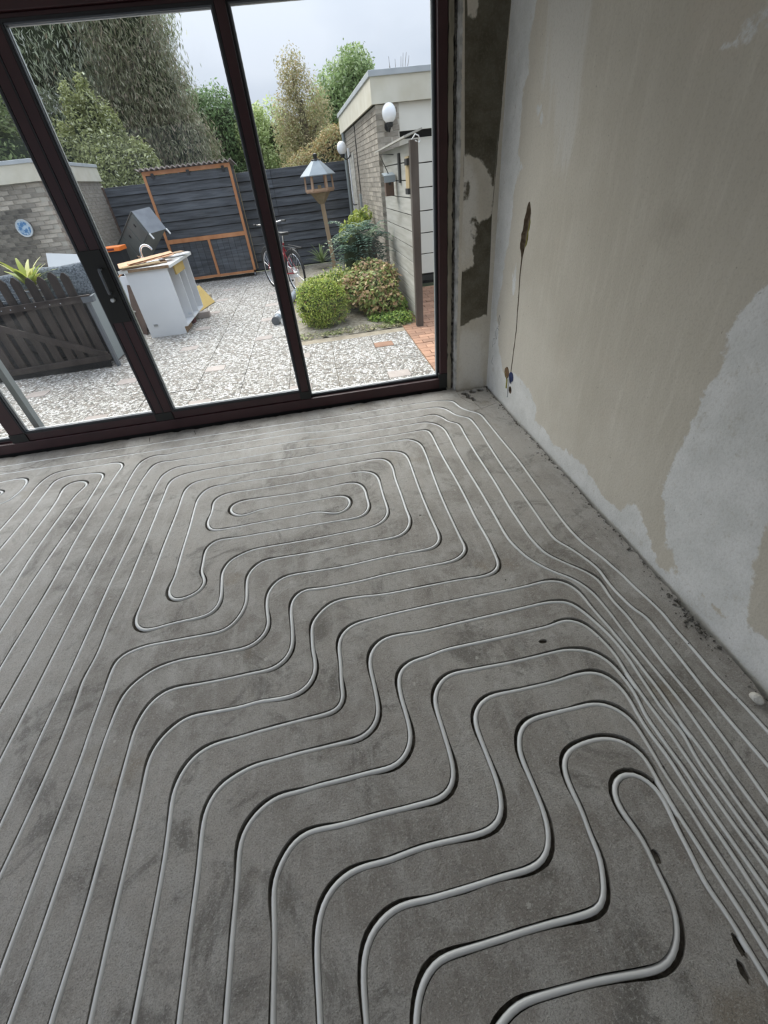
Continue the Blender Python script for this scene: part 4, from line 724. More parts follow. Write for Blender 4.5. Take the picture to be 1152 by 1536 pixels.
# shrubs in the bed (z relative to ground at GZ)
plant('conifer_bush', 'round clipped bright green conifer bush in front of the right pane', 'bush', (.02, 6.42, GZ),
      [(0, 0, .27, .36, .36, .30), (-.08, .05, .38, .26, .27, .22), (.08, -.04, .36, .25, .25, .22), (0, -.05, .16, .33, .30, .17)], 26000, .017,
      [(.30, .36, .07, 4), (.20, .27, .05, 3), (.10, .15, .035, 2), (.42, .46, .12, 1.5), (.22, .13, .06, .7)], 21, aspect=.35, core=.8, stems=[([(0, 0, 0), (0, 0, .3)], [.025, .02])])
plant('variegated_bush', 'low yellow-green variegated bush behind the round conifer bush', 'bush', (.30, 7.15, GZ),
      [(-.25, 0, .28, .30, .26, .24), (.05, .05, .34, .34, .28, .26), (.25, -.1, .26, .24, .22, .22)], 9000, .022,
      [(.42, .44, .14, 3), (.16, .22, .05, 3), (.62, .60, .32, 1.5), (.08, .12, .03, 1)], 22, aspect=.5, stems=[([(0, 0, 0), (0, 0, .3)], [.02, .015])])
plant('hydrangea_bush', 'rusty-leaved hydrangea bush with faded flower heads beside the plank screen', 'bush', (.78, 6.62, GZ),
      [(0, 0, .30, .34, .36, .27), (-.22, .2, .34, .26, .28, .24), (.18, .28, .40, .24, .26, .22), (.1, -.2, .20, .30, .25, .18), (.0, .45, .45, .30, .25, .22)], 11000, .026,
      [(.34, .22, .13, 3), (.26, .30, .10, 3), (.14, .20, .06, 2.5), (.50, .36, .22, 1.6), (.40, .42, .18, 1), (.07, .08, .03, 1.4)], 23, aspect=.6, up=.6, core=.68, stems=[([(0, 0, 0), (.05, 0, .4)], [.02, .01])])
plant('ground_ivy', 'patch of low green ground ivy at the foot of the plank screen', 'plant', (1.02, 6.1, GZ),
      [(0, 0, .06, .22, .22, .09), (-.15, .15, .05, .25, .2, .08), (.08, .5, .10, .14, .35, .14)], 3600, .020, [(.20, .30, .06, 3), (.10, .17, .04, 2), (.32, .38, .10, 1)], 24, up=1, core=.5)
plant('fallen_clippings', 'strip of weeds and fallen clippings in front of the bushes', 'plant', (.35, 5.98, GZ+.012),
      [(-.5, 0, 0, .35, .13, .025), (.1, 0, 0, .5, .12, .03), (.6, 0, 0, .3, .12, .025)], 1500, .018, [(.22, .26, .10, 2), (.42, .38, .24, 2), (.16, .14, .09, 1)], 25, up=1.5, core=0)
def frond_shrub():
    g = np.random.default_rng(31); t = thing('mahonia_bush', 'dark blue-green bush with long toothed leaf fronds against the garage corner', 'bush', (.74, 7.62, GZ))
    Vs, Fs, Cs = [], [], []; n = 0
    for k in range(230):
        az = g.uniform(0, 6.283); el = g.uniform(-.1, 1.1); base = np.array((g.uniform(-.22, .26), g.uniform(-.2, .2), g.uniform(.40, 1.0)))
        d = np.array((math.cos(az)*math.cos(el), math.sin(az)*math.cos(el), math.sin(el))); L = g.uniform(.24, .42); sd = np.cross(d, (0, 0, 1)); sd /= np.linalg.norm(sd)
        base_c = np.array([(.075, .135, .105), (.10, .17, .12), (.05, .095, .075), (.16, .22, .13)][g.integers(0, 4)])
        for i in range(8):
            u = (i+1)/8; c = base+d*L*u+np.array((0, 0, -.16*u*u*L/.3))
            for s in (-1, 1):
                l = .075*(1-.35*u)*g.uniform(.8, 1.2); a = sd*s*l+d*l*.5; w = np.cross(a, (0, 0, 1)); w /= np.linalg.norm(w); w *= l*.26
                tip = c+a+np.array((0, 0, -.018)); mid = c+a*.5
                Vs += [c, mid+w, tip, mid-w]; Fs.append((n, n+1, n+2, n+3)); n += 4; cc = base_c*g.uniform(.9, 1.7); Cs += [(*cc, 1)]*4
    link('foliage', arrmesh('foliage', Vs, Fs, M['leaf'], Cs), t)
    for k in range(7): MB().tube([(0, 0, 0), (g.uniform(-.1, .1), g.uniform(-.1, .1), .35), (g.uniform(-.25, .25), g.uniform(-.25, .25), .75)], [.014, .012, .006], 6).build('stem', M['bark'], t)
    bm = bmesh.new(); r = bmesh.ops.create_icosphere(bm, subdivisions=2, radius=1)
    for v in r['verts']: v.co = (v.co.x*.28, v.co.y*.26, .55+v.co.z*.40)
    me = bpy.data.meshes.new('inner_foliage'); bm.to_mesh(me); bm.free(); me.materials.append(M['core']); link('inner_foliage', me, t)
frond_shrub()
plant('spotted_laurel_bush', 'tall thin yellow-leaved bush behind the dark fronds by the garage wall', 'bush', (.80, 9.1, GZ),
      [(-.10, 0, .82, .16, .16, .20), (.12, .05, 1.00, .18, .16, .16), (.0, 0, .55, .14, .14, .25), (.26, 0, 1.08, .12, .12, .12)], 1500, .030,
      [(.36, .40, .09, 4), (.26, .32, .08, 3), (.12, .17, .05, 1.5)], 26, aspect=.5, core=0, stems=[([(0, 0, 0), (0, 0, .6), (.15, 0, 1.0)], [.014, .01, .005]), ([(0, 0, .3), (-.1, 0, .8)], [.01, .005])])
def spiky(name, label, loc, n, L, w, cols, seed, pot=None, el0=.35, rise=0):
    g = np.random.default_rng(seed); t = thing(name, label, 'plant', loc); Vs, Fs, Cs = [], [], []; k0 = 0
    for k in range(n):
        az = g.uniform(0, 6.283); el = g.uniform(el0, 1.45); l = L*g.uniform(.65, 1.1); h = np.array((math.cos(az), math.sin(az), 0)); sd = np.array((-h[1], h[0], 0)); c = np.array(cols[g.integers(0, len(cols))])*g.uniform(.8, 1.2)
        prev = np.array((0, 0, rise)); e = el
        for i in range(7):
            ww = w*(1-abs(i/6-.35)**1.6*1.5); ww = max(ww, .001); Vs += [prev-sd*ww, prev+sd*ww]; Cs += [(*c, 1)]*2
            if i: Fs.append((k0-2, k0-1, k0+1, k0))
            k0 += 2; prev = prev+(h*math.cos(e)+np.array((0, 0, math.sin(e))))*l/6; e -= g.uniform(.08, .22)
    link('foliage', arrmesh('foliage', Vs, Fs, M['leaf'], Cs), t)
    if pot: MB().lathe([(0, -.0), (pot*.75, -.0), (pot, rise), (pot*1.07, rise), (pot*1.07, rise-.03), (pot*.9, rise-.03), (pot*.9, rise-.02), (0, rise-.02)], 18).build('pot', M['pot'], t)
    return t
spiky('yucca_plant', 'small spiky green yucca on the sandy strip by the black fence', (.19, 11.3, GZ+.02), 46, .42, .016, [(.22, .30, .12), (.32, .40, .20), (.14, .20, .08)], 5, rise=.12)
spiky('bromeliad_plant', 'yellow-green strap-leaved potted plant behind the picket gate', (-3.42, 6.26, .70), 30, .40, .034, [(.62, .66, .16), (.44, .50, .10), (.74, .72, .34), (.34, .42, .12)], 7, pot=.085, el0=.55, rise=.16)
# ------------------------------------------------------------------ garage with brick corner pier
ga = thing('garage', 'grey-brick garage with cream fascia and cream sectional door at the right', 'garage', (1.22, 8.1, GZ), math.radians(1.35))
H0 = 2.37
MB().box(.012, .34, .012, .25, 0, H0).build('pier_mortar', M['mortar'], ga)
MB().box(.012, .25, .25, 4.35, 0, H0).build('side_wall_mortar', M['mortar'], ga)
bs = [MB().box(-L/2, L/2, -.05, .05, 0, .052).mesh('brick', M['brick']) for L in (.205, .10, .21)]
cnt = 0; far = MB()
for c in range(37):
    z = .004+c*.0632
    off = 0 if c % 2 else .105
    for x in ((.105, .29) if c % 2 else (.05, .215)):     # front of the pier
        o = link('brick', bs[0] if (c % 2 and x < .2) or (not c % 2 and x > .1) else bs[1], ga); o.location = (x+.003, .052+rg.normal(0, .001), z); cnt += 1
    for k in range(20):                                    # side wall along the garden
        y = .11+k*.215+off
        if y > 4.25: break
        if cnt < 290 and k < 6:
            o = link('brick', bs[0], ga); o.location = (.052+rg.normal(0, .0012), y, z); o.rotation_euler = (0, 0, math.pi/2); cnt += 1
        else: dx = rg.normal(0, .0012); far.box(.002+dx, .10, y-.102, y+.102, z, z+.052)
tag(far.build('brickwork', M['brick'], ga), kind='stuff')
F0 = 2.375
MB().box(-.05, 3.4, -.05, 0.02, F0, F0+.27).build('fascia', M['cream'], ga); MB().box(-.05, .02, .02, 4.45, F0, F0+.27).build('side_fascia', M['cream'], ga)
MB().box(-.02, 3.4, 0, 4.45, F0, F0+.05).build('soffit', M['cream'], ga)
MB().box(-.07, 3.42, -.07, 4.47, F0+.27, F0+.335).build('roof_edge', M['capm'], ga, bevel=.006)
MB().box(1.08, 1.095, -.075, -.069, F0+.27, F0+.337).build('roof_edge_joint', M['fencebk'], ga)
MB().box(.345, 3.4, .02, .08, 2.07, F0).build('lintel_panel', M['panel'], ga)
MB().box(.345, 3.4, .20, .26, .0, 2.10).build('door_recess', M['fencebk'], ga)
for k in range(6):
    z1 = 1.99-.305*k; MB().box(.36, 3.3, .14, .18, z1-.295, z1-.004).build('door_panel', M['panel'], ga, bevel=.003)
MB().box(.36, 3.3, .13, .19, .06, .14).build('door_seal', M['block'], ga)
MB().tube([(-.035, 4.05, F0), (-.035, 4.05, 0)], .035, 10).build('downpipe', M['extgrey'], ga)
MB().box(-.03, .01, 3.55, 3.64, 0.0, 2.1).build('white_frame', M['whitelam'], ga); MB().box(-.012, .008, 2.9, 3.54, .05, 2.0).build('side_door', M['gpine'], ga); MB().tube([(-.02, 3.0, 1.15), (-.09, 3.0, 1.15), (-.09, 3.14, 1.17)], .012, 6).build('door_handle', M['iron'], ga)
MB().tube([(-.006, 2.35, F0), (-.006, 2.35, 1.35), (-.006, 2.38, 1.2)], .008, 6).build('wall_cable', M['iron'], ga)
MB().box(-.03, .01, 2.32, 2.44, 1.10, 1.34).build('meter_box', M['extgrey'], ga)
def globe(loc, dirv, label):
    t = thing('globe_lamp', label, 'lamp', loc, 0, 'opal globe wall lamps on the garage')
    prof = [(0, -.105)]+[(.10*math.sin(a), -.11*math.cos(a)) for a in np.linspace(.3, math.pi-.01, 12)]
    MB().lathe([(max(r, .001), z) for r, z in prof], 20).build('glass_globe', M['owhite'], t, smooth=True)
    MB().lathe([(.034, -.15), (.045, -.135), (.050, -.095), (.03, -.09)], 14).build('globe_holder', M['iron'], t)
    d = Vector(dirv); MB().tube([(0, 0, -.13), d*.06+Vector((0, 0, -.185)), d*.12+Vector((0, 0, -.17)), d*.165+Vector((0, 0, -.12))], .013, 7).build('arm', M['iron'], t)
    MB().lathe([(0, 0), (.05, 0), (.05, .015), (0, .015)], 12, Matrix.Translation(d*.163+Vector((0, 0, -.13))) @ d.to_track_quat('Z', 'Y').to_matrix().to_4x4()).build('wall_plate', M['iron'], t)
globe((1.388, 7.93, 2.20), (0, 1, 0), 'white opal globe lamp on the front corner pier of the garage')
globe((.965, 11.4, 2.04), (1, 0, 0), 'smaller looking white globe lamp at the far end of the garage side wall')
# ------------------------------------------------------------------ plank screen with post, battens, bird box
sc = thing('plank_screen', 'tall grey weathered plank screen with dark post in front of the garage', 'screen', (1.25, 5.76, GZ))
for k in range(11):
    z = .015+k*.168; MB().box(.02, .045, .04, 2.28, z, z+.158).build('plank', M['gpine'], sc, bevel=.002)
MB().box(.046, .056, .05, 2.27, .015, 1.80).build('backing', M['gapb'], sc)
MB().box(-.045, .042, -.04, .045, 0, 1.86).build('front_post', M['post'], sc, bevel=.004); MB().box(.045, .12, 1.1, 1.18, 0, 1.8).build('middle_post', M['post'], sc)
MB().box(-.005, .02, .30, .48, 1.43, 1.74).build('batten', M['newpine'], sc)
for a, b in ((1.66, 1.72), (1.395, 1.45)): MB().box(-.03, .0, .26, .40, a, b).build('iron_hook', M['iron'], sc)
MB().box(-.004, .018, .88, .97, 1.50, 1.79).build('iron_bar', M['iron'], sc)
MB().quadbox((-.09, .05, 1.885), (0, 2.25, -.03), (.2, 0, .05), (0, 0, .018)).build('cover_board', M['gpine'], sc)
MB().tube([(-.02, -.02, 1.86), (.01, -.05, 1.90), (.05, -.03, 1.885), (.07, .0, 1.85), (.05, -.03, 1.83), (.01, -.04, 1.85)], .007, 6).build('rope_loop', M['whiteedge'], sc)
bb = thing('bird_box', 'small brown nest box with grey roof hanging on the plank screen', 'bird box', (1.17, 7.02, 1.31))
MB().box(-.055, .055, -.06, .06, 0, .20).build('box_body', M['brownb'], bb); MB().quadbox((-.075, -.09, .205), (.15, 0, 0), (0, .18, .03), (0, 0, .012)).build('roof', M['zinc'], bb)
MB().quadbox((-.075, -.092, .145), (.15, 0, 0), (0, .003, .062), (0, .006, 0)).build('roof_front', M['zinc'], bb)
MB().lathe([(.0, 0), (.016, 0), (.016, .004), (0, .004)], 12, Matrix.Translation((0, -.062, .13)) @ Matrix.Rotation(math.pi/2, 4, 'X')).build('entry_hole', M['iron'], bb)
MB().tube([(.085, 0, .42), (-.10, 0, .44), (0, 0, .235)], .006, 5).build('hanging_arm', M['iron'], bb)
# ------------------------------------------------------------------ bird table
bt = thing('bird_table', 'wooden bird table with grey six-sided roof on a pole by the black fence', 'bird table', (.455, 11.0, GZ))
MB().bar((0, 0, 0), (-.07, 0, 1.28), .085, .085).build('pole', M['polew'], bt, bevel=.004)
hx = lambda r, z, a0=.0: [(r*math.cos(a0+k*math.pi/3)-.075, r*math.sin(a0+k*math.pi/3), z) for k in range(6)]
m6 = MB(); m6.add(hx(.06, 1.24)+hx(.21, 1.43), [tuple(range(6))[::-1], tuple(range(6, 12))]+[(k, (k+1) % 6, 6+(k+1) % 6, 6+k) for k in range(6)]); m6.build('funnel', M['funnel'], bt)
m6 = MB(); m6.add(hx(.285, 1.435)+hx(.285, 1.46), [tuple(range(6))[::-1], tuple(range(6, 12))]+[(k, (k+1) % 6, 6+(k+1) % 6, 6+k) for k in range(6)]); m6.build('tray', M['feedwood'], bt)
e6 = hx(.285, 1.475)
for k in range(6): MB().bar(e6[k], e6[(k+1) % 6], .02, .04).build('tray_rim', M['feedwood'], bt)
for k in range(6): MB().bar((e6[k][0], e6[k][1], 1.46), (e6[k][0]*.96-.003, e6[k][1]*.96, 1.72), .034, .034).build('corner_post', M['feedwood'], bt)
MB().box(-.11, -.04, -.05, .03, 1.46, 1.55).build('seed_block', M['newpine'], bt)
top = hx(.075, 1.935); eav = hx(.36, 1.70)
for k in range(6):
    m6 = MB(); a, b, c, d = [Vector(q) for q in (eav[k], eav[(k+1) % 6], top[(k+1) % 6], top[k])]; n_ = Vector((0, 0, .014)); m6.add([a, b, c, d, a+n_, b+n_, c+n_, d+n_], [(3, 2, 1, 0), (4, 5, 6, 7), (0, 1, 5, 4), (1, 2, 6, 5), (2, 3, 7, 6), (3, 0, 4, 7)]); m6.build('roof_panel', M['zinc'], bt)
MB().lathe([(.0, 1.93), (.085, 1.93), (.085, 1.955), (.03, 1.965), (.03, 1.985), (.045, 2.01), (.04, 2.04), (0, 2.055)], 12, Matrix.Translation((-.075, 0, 0))).build('finial', M['iron'], bt, smooth=True)
# ------------------------------------------------------------------ black board fence across the back
fe = thing('board_fence', 'black horizontal board fence across the back of the garden', 'fence', (0, 12.35, GZ))
for (xa, xb) in ((-4.30, -2.45), (-2.45, -.62), (-.62, 1.095)):
    for k in range(11):
        z = .03+k*.1735; MB().quadbox((xa+.004, -.028, z), (xb-xa-.008, 0, 0), (0, .020, .002), (0, .026, .157)).build('board', M['fence'], fe)
    MB().box(xb-.08, xb, .03, .09, 0, 1.93).build('post', M['fencebk'], fe)
MB().box(-4.3, 1.095, .022, .03, 0, 1.9).build('backing', M['fencebk'], fe)  # near-black sheet added behind the boards, giving the gaps their shadow lines
# ------------------------------------------------------------------ timber and black board store
ch = thing('garden_store', 'black boarded garden store with orange timber frame and corrugated roof', 'shed', (-2.28, 11.70, GZ))
def fr(n, x0, x1, z0, z1, y0=-.02, y1=.03, mt='orange'): return MB().box(x0, x1, y0, y1, z0, z1).build(n, M[mt], ch, bevel=.003)
fr('frame_post', -.90, -.845, .08, 2.09); fr('frame_post', .845, .90, .08, 2.09); fr('top_rail', -.845, .845, 2.02, 2.09); fr('middle_rail', -.845, .845, .82, .90); fr('centre_post', .0, .055, .13, .82); fr('bottom_rail', -.90, .90, .08, .13)
for k in range(7): z = .905+k*.160; MB().quadbox((-.845, -.014, z), (1.69, 0, 0), (0, .018, .002), (0, .020, .146)).build('board', M['fence'], ch)
for k in range(6): MB().box(-.84+k*.14, -.705+k*.14, .006, .022, .13, .82).build('door_board', M['fence'], ch)
for k in range(6): MB().box(.058+k*.131, .184+k*.131, .006, .022, .13, .82).build('door_board', M['fence'], ch)
for k in range(12): z = .10+k*.165; MB().box(.872, .892, .03, .56, z, z+.160).build('side_board', M['fence'], ch)
MB().box(.860, .900, .54, .58, .08, 2.0).build('rear_post', M['newpine'], ch); MB().box(-.89, -.87, .03, .56, .1, 2.04).build('side_panel', M['fencebk'], ch); MB().box(-.88, .88, .55, .58, .1, 2.0).build('back_panel', M['fencebk'], ch); MB().box(-.88, .88, .03, .55, .1, .12).build('floor_panel', M['fencebk'], ch)
for x in (-.70, .02, .74): MB().box(x-.03, x+.03, -.03, -.018, 1.97, 2.05).build('hinge', M['iron'], ch)
vs = []; fs = []; nn = 130
for i in range(nn):
    x = -.98+1.96*i/(nn-1); z = 2.135+.018*math.cos(i*2*math.pi/7)
    vs += [(x, -.10, z), (x, .62, z-.06), (x, .62, z-.080), (x, -.10, z-.022)]
    if i: k = 4*i; fs += [(k-4+j, k-4+(j+1) % 4, k+(j+1) % 4, k+j) for j in range(4)]
fs += [(0, 1, 2, 3), (4*nn-4, 4*nn-3, 4*nn-2, 4*nn-1)]
mr_ = MB(); mr_.add(vs, fs); mr_.build('corrugated_roof', M['roofsheet'], ch)
for x in (-.86, .86): MB().lathe([(0, -.015), (.038, -.015), (.038, .015), (0, .015)], 12, Matrix.Translation((x, -.0, .04)) @ Matrix.Rotation(math.pi/2, 4, 'Y')).build('castor', M['bead'], ch)
# ------------------------------------------------------------------ neighbour's brick outbuilding on the left
nb = thing('brick_outbuilding', 'flat-roofed brick outbuilding with cream fascia at the far left', 'building', (-4.27, 9.6, GZ))
NH = 2.04
MB().box(-2.6, -.012, .012, .25, 0, NH).build('front_mortar', M['mortard'], nb); MB().box(-.25, -.012, .25, 2.75, 0, NH).build('side_mortar', M['mortar'], nb)
fb = MB(); c2 = 0
bd = MB().box(-.1025, .1025, -.05, .05, 0, .052).mesh('brick', M['brickd']); bl = MB().box(-.1025, .1025, -.05, .05, 0, .052).mesh('brick', M['brick'])
for c in range(32):
    z = .004+c*.0634; off = 0 if c % 2 else .105
    for k in range(12):
        x = -.105-k*.215-off
        if x < -2.55: break
        if k < 9 and c2 < 290:
            stain = (c < 27) and (x < -.42-.012*(27-c)+rg.normal(0, .05))
            o = link('brick', bd if stain else bl, nb); o.location = (x, .052+rg.normal(0, .001), z); c2 += 1
        else: fb.box(x-.1, x+.1, .002, .1, z, z+.052)
    for k in range(13):
        y = .11+k*.215+off
        if y < 2.72: fb.box(-.10, -.002+rg.normal(0, .001), y-.1, y+.1, z, z+.052)
tag(fb.build('brickwork', M['brick'], nb), kind='stuff')
MB().box(-2.7, .04, -.05, 0, NH, NH+.23).build('fascia', M['cream'], nb); MB().box(-.02, .04, 0, 2.78, NH, NH+.23).build('side_fascia', M['cream'], nb)
MB().box(-2.7, .055, -.065, 2.8, NH+.23, NH+.285).build('roof_edge', M['capm'], nb, bevel=.006); MB().box(-2.7, 0, 0, 2.7, NH+.02, NH+.2).build('roof_deck', M['cream'], nb)
MB().box(-.02, .03, 2.70, 2.76, 0, NH-.1).build('corner_batten', M['brownb'], nb)
t = thing('wall_plaque', 'round blue and white glazed plaque on the stained brick wall', 'plaque', (-4.83, 9.585, 1.39))
MR = Matrix.Rotation(math.pi/2, 4, 'X')
MB().lathe([(0, 0), (.125, 0), (.131, .012), (.125, .028), (.106, .022), (0, .022)], 28, MR).build('rim', M['plaqrim'], t, smooth=True)
MB().lathe([(0, .0225), (.10, .0225), (.10, .026), (0, .026)], 28, MR).build('glazed_face', M['plaqblue'], t)
# ------------------------------------------------------------------ old kitchen unit and demolition waste
kc = thing('kitchen_unit', 'white base unit without doors, standing on the terrace with its worktop', 'kitchen unit', (-2.61, 7.08, GZ))
KW, KD, KH = .575, 1.30, .90     # open side faces +x
MB().prism([(0, .0), (.52, .0), (.52, .10), (KW, .10), (KW, KH-.03), (0, KH-.03)], 0, .018, Matrix(((1, 0, 0, 0), (0, 0, 1, 0), (0, 1, 0, 0), (0, 0, 0, 1)))).build('side_panel', M['whitelam'], kc)
MB().box(.0, KW, .50, .52, .10, KH-.03).build('partition', M['whitelam'], kc); MB().box(.0, KW, .88, .90, .10, KH-.03).build('partition', M['whitelam'], kc); MB().box(0, KW, KD-.02, KD, .10, KH-.03).build('side_panel', M['whitelam'], kc)
MB().box(0, KW, .018, KD-.02, .10, .118).build('bottom_panel', M['whitelam'], kc); MB().box(0, .012, .018, KD-.02, .118, KH-.03).build('back_panel', M['whitelam'], kc)
MB().box(.50, .518, .018, .46, .0, .10).build('plinth', M['chip'], kc); MB().box(.46, .53, .60, .72, .0, .10).build('plinth_block', M['darkred'], kc)
MB().box(KW-.016, KW+.006, .36, .92, KH-.165, KH-.045).build('false_drawer_front', M['yellow'], kc)
for (y, z) in ((.03, .60), (.50, .17), (.53, .17), (.92, .70), (.92, .16)): MB().box(KW-.07, KW-.01, y-.008, y+.012, z-.012, z+.012).build('hinge', M['chrome'], kc)
MB().box(.10, .16, -.012, 0, .155, .185).build('old_bracket', M['chrome'], kc)
wk = thing('worktop', 'white kitchen worktop with chipboard edge lying on the white base unit', 'worktop', (-2.65, 7.05, GZ+.872))
MB().box(0, .66, 0, 1.42, 0, .034).build('board_core', M['chip'], wk); MB().box(-.002, .662, .002, 1.422, .028, .038).build('laminate_top', M['whiteedge'], wk); MB().box(.655, .675, -.002, 1.422, -.004, .036).build('white_front_edge', M['whiteedge'], wk, bevel=.005); MB().box(-.03, .10, -.004, .02, -.005, .03).build('loose_edge_strip', M['whiteedge'], wk)
t = thing('kitchen_tap', 'chrome swan-neck kitchen tap standing up from the worktop', 'tap', (-2.47, 7.62, GZ+.91))
pts = [(0, 0, 0), (0, 0, .10)]+[(.085-.085*math.cos(a), .0, .13+.085*math.sin(a)) for a in np.linspace(0, 2.9, 10)]
MB().tube(pts, .015, 10).build('spout', M['chrome'], t, smooth=True); MB().lathe([(0, 0), (.03, 0), (.03, .02), (.024, .07), (0, .075)], 14).build('tap_body', M['chrome'], t, smooth=True); MB().bar((0, 0, .06), (-.06, -.02, .10), .018, .012).build('lever', M['chrome'], t)
def board(label, A, a, b, th, mt, cat='board', grp='waste boards piled on the kitchen unit', name='waste_board'):
    A, a, b = Vector(A), Vector(a), Vector(b); n = a.cross(b).normalized()*th
    t = MB().quadbox((0, 0, 0), a, b, n).build(name, M[mt], None, bevel=.0015); t.location = A
    return tag(t, label, cat, grp)
zt = GZ+.912
board('lowest chipboard offcut lying on the white worktop', (-2.52, 7.06, zt), (.46, .22, 0), (-.10, .30, 0), .016, 'chip')
board('broad orange-brown hardboard sheet on top of the worktop, tilted up', (-2.64, 7.03, zt+.022), (.66, .42, .045), (-.12, .34, .02), .008, 'hard')
board('second orange hardboard strip lying on the broad one', (-2.52, 7.10, zt+.046), (.52, .42, .04), (-.06, .12, .01), .006, 'hard')
board('pale wood strip along the near edge of the pile of boards', (-2.62, 7.0, zt+.018), (.50, .18, .010), (-.02, .05, 0), .010, 'newpine')
board('white shelf lying across the back of the worktop', (-2.30, 7.75, zt+.002), (.42, .28, .01), (-.07, .15, 0), .018, 'whitelam')
board('short white strip crossing over the white shelf', (-2.16, 7.55, zt+.024), (.30, .30, .0), (-.04, .06, 0), .014, 'whitelam')
board('small yellow strip behind the white shelf on the worktop', (-2.44, 8.05, zt+.002), (.20, .1, 0), (-.03, .10, 0), .016, 'yellow')
board('brown-backed splintered offcut at the right end of the worktop', (-2.12, 7.75, zt+.042), (.17, .25, .0), (-.07, .08, .01), .01, 'chip')
board('dark brown cabinet back leaning against the white base unit', (-2.96, 7.52, GZ), (.22, -.18, 0), (.12, .10, .66), .012, 'brownb', grp='loose boards beside the kitchen unit')
board('tall white cabinet side standing behind the brown board', (-3.05, 7.80, GZ), (.26, -.12, 0), (.03, .05, .76), .018, 'whitelam', grp='loose boards beside the kitchen unit')
board('white shelf end sticking up behind the white base unit', (-2.92, 7.95, GZ), (.22, -.05, 0), (-.04, .06, .82), .018, 'whitelam', grp='loose boards beside the kitchen unit')
board('thin white lath lying on the slabs by the brown board', (-2.98, 7.35, GZ+.002), (.22, .14, 0), (-.008, .012, 0), .012, 'whiteedge', grp='loose boards beside the kitchen unit')
board('yellow cupboard door lying behind the base unit on the terrace', (-2.16, 8.45, GZ+.003), (.16, .72, .0), (-.20, .05, .30), .016, 'yellow', grp='loose boards beside the kitchen unit')
board('pinkish-red lath sticking out behind the worktop corner', (-2.95, 7.6, GZ+.74), (.20, .12, .13), (-.012, .02, 0), .018, 'hard', grp='loose boards beside the kitchen unit')
for i, (x, y, z, mt, lb) in enumerate(((-1.98, 8.0, 0, 'pinkp', 'grey concrete block behind the open side of the base unit'), (-2.20, 9.35, 0, 'brick', 'lower brick of the small stack behind the base unit'), (-2.17, 9.38, .056, 'brick', 'upper brick of the small stack behind the base unit'))):
    o = MB().box(-.10, .10, -.05, .05, 0, .055 if i else .09).build('loose_brick', M[mt], bevel=.003); o.location = (x, y, GZ+z+.001); o.rotation_euler = (0, 0, .3*i); tag(o, lb, 'brick', 'loose bricks by the kitchen unit')
# tilted dark dresser
A0 = Vector((-3.192, 10.223, 1.43)); w_, v_, u_ = Vector((.241, .340, .030)), Vector((.1943, -.1064, -.3575)), Vector((-.9207, .7137, -.7129)); u_ = u_*.97
A0 = A0
dr = thing('steel_dresser', 'dark grey chest of drawers tipped over on its corner by the left building', 'dresser', tuple(A0))
MB().quadbox((0, 0, 0), w_, v_, u_).build('carcass', M['dresser'], dr, bevel=.004)
wn = -w_.normalized(); un = u_.normalized(); vn = v_.normalized()
MB().quadbox(un*-.008+vn*-.005, w_*1.02, v_*1.02, un*.008).build('lighter_top', M['dresstop'], dr)  # top face in a lighter grey than the carcass
MB().quadbox(wn*.02-vn*.012, -wn*(w_.length+.02), vn*.012, u_).build('edge_panel', M['dresser'], dr)
L_ = u_.length
for k in range(4):
    a = .03+k*L_/4.1; MB().quadbox(un*a+vn*.03, wn*.012, vn*(v_.length-.05), un*(L_/4.1-.022)).build('drawer_front', M['dresser'], dr, bevel=.002)
    MB().quadbox(un*(a+.12)+vn*.12+wn*.012, wn*.006, vn*.05, un*.03).build('drawer_pull', M['iron'], dr)
for q in (Vector(), w_): MB().bar(q+v_-un*.01, q+v_+vn*.11-un*.02, .022, .022).build('foot', M['whiteedge'], dr)
# orange-lidded box by the left building
t = thing('storage_box', 'low black box with bright orange lid beside the dark dresser', 'box', (-3.74, 9.92, GZ))
MB().box(-.18, .22, -.15, .2, 0, .95).build('box_body', M['fencebk'], t); MB().box(-.20, .24, -.18, .22, .95, 1.02).build('lid', M['orangep'], t, bevel=.01); MB().box(.02, .14, -.186, -.178, .97, 1.0).build('lid_catch', M['darkred'], t)
# big white panel leaning on the brick wall
board('large white panel leaning against the brick outbuilding', (-4.72, 9.10, .30), (.72, -.10, -.09), (.06, .42, .70), .018, 'whiteedge', grp=None, name='white_panel')
t = bpy.data.objects['white_panel']; 
tag(MB().box(-4.9, -3.9, 9.05, 9.5, GZ, .30).build('rubble_crate', M['gpine']), 'low grey timber crate under the leaning white panel', 'crate')
pl = thing('pallet', 'stack of grey weathered slats behind the right end of the picket gate', 'pallet', (-3.35, 7.55, GZ))
MB().box(.05, .70, .01, .70, 0, .25).build('pallet_block', M['rubble'], pl)
for k in range(6): MB().quadbox((0, .13*k, .27+.02*k), (.75, -.08, .05), (.0, .09, .012), (0, 0, .016)).build('slat', M['gpine'], pl)

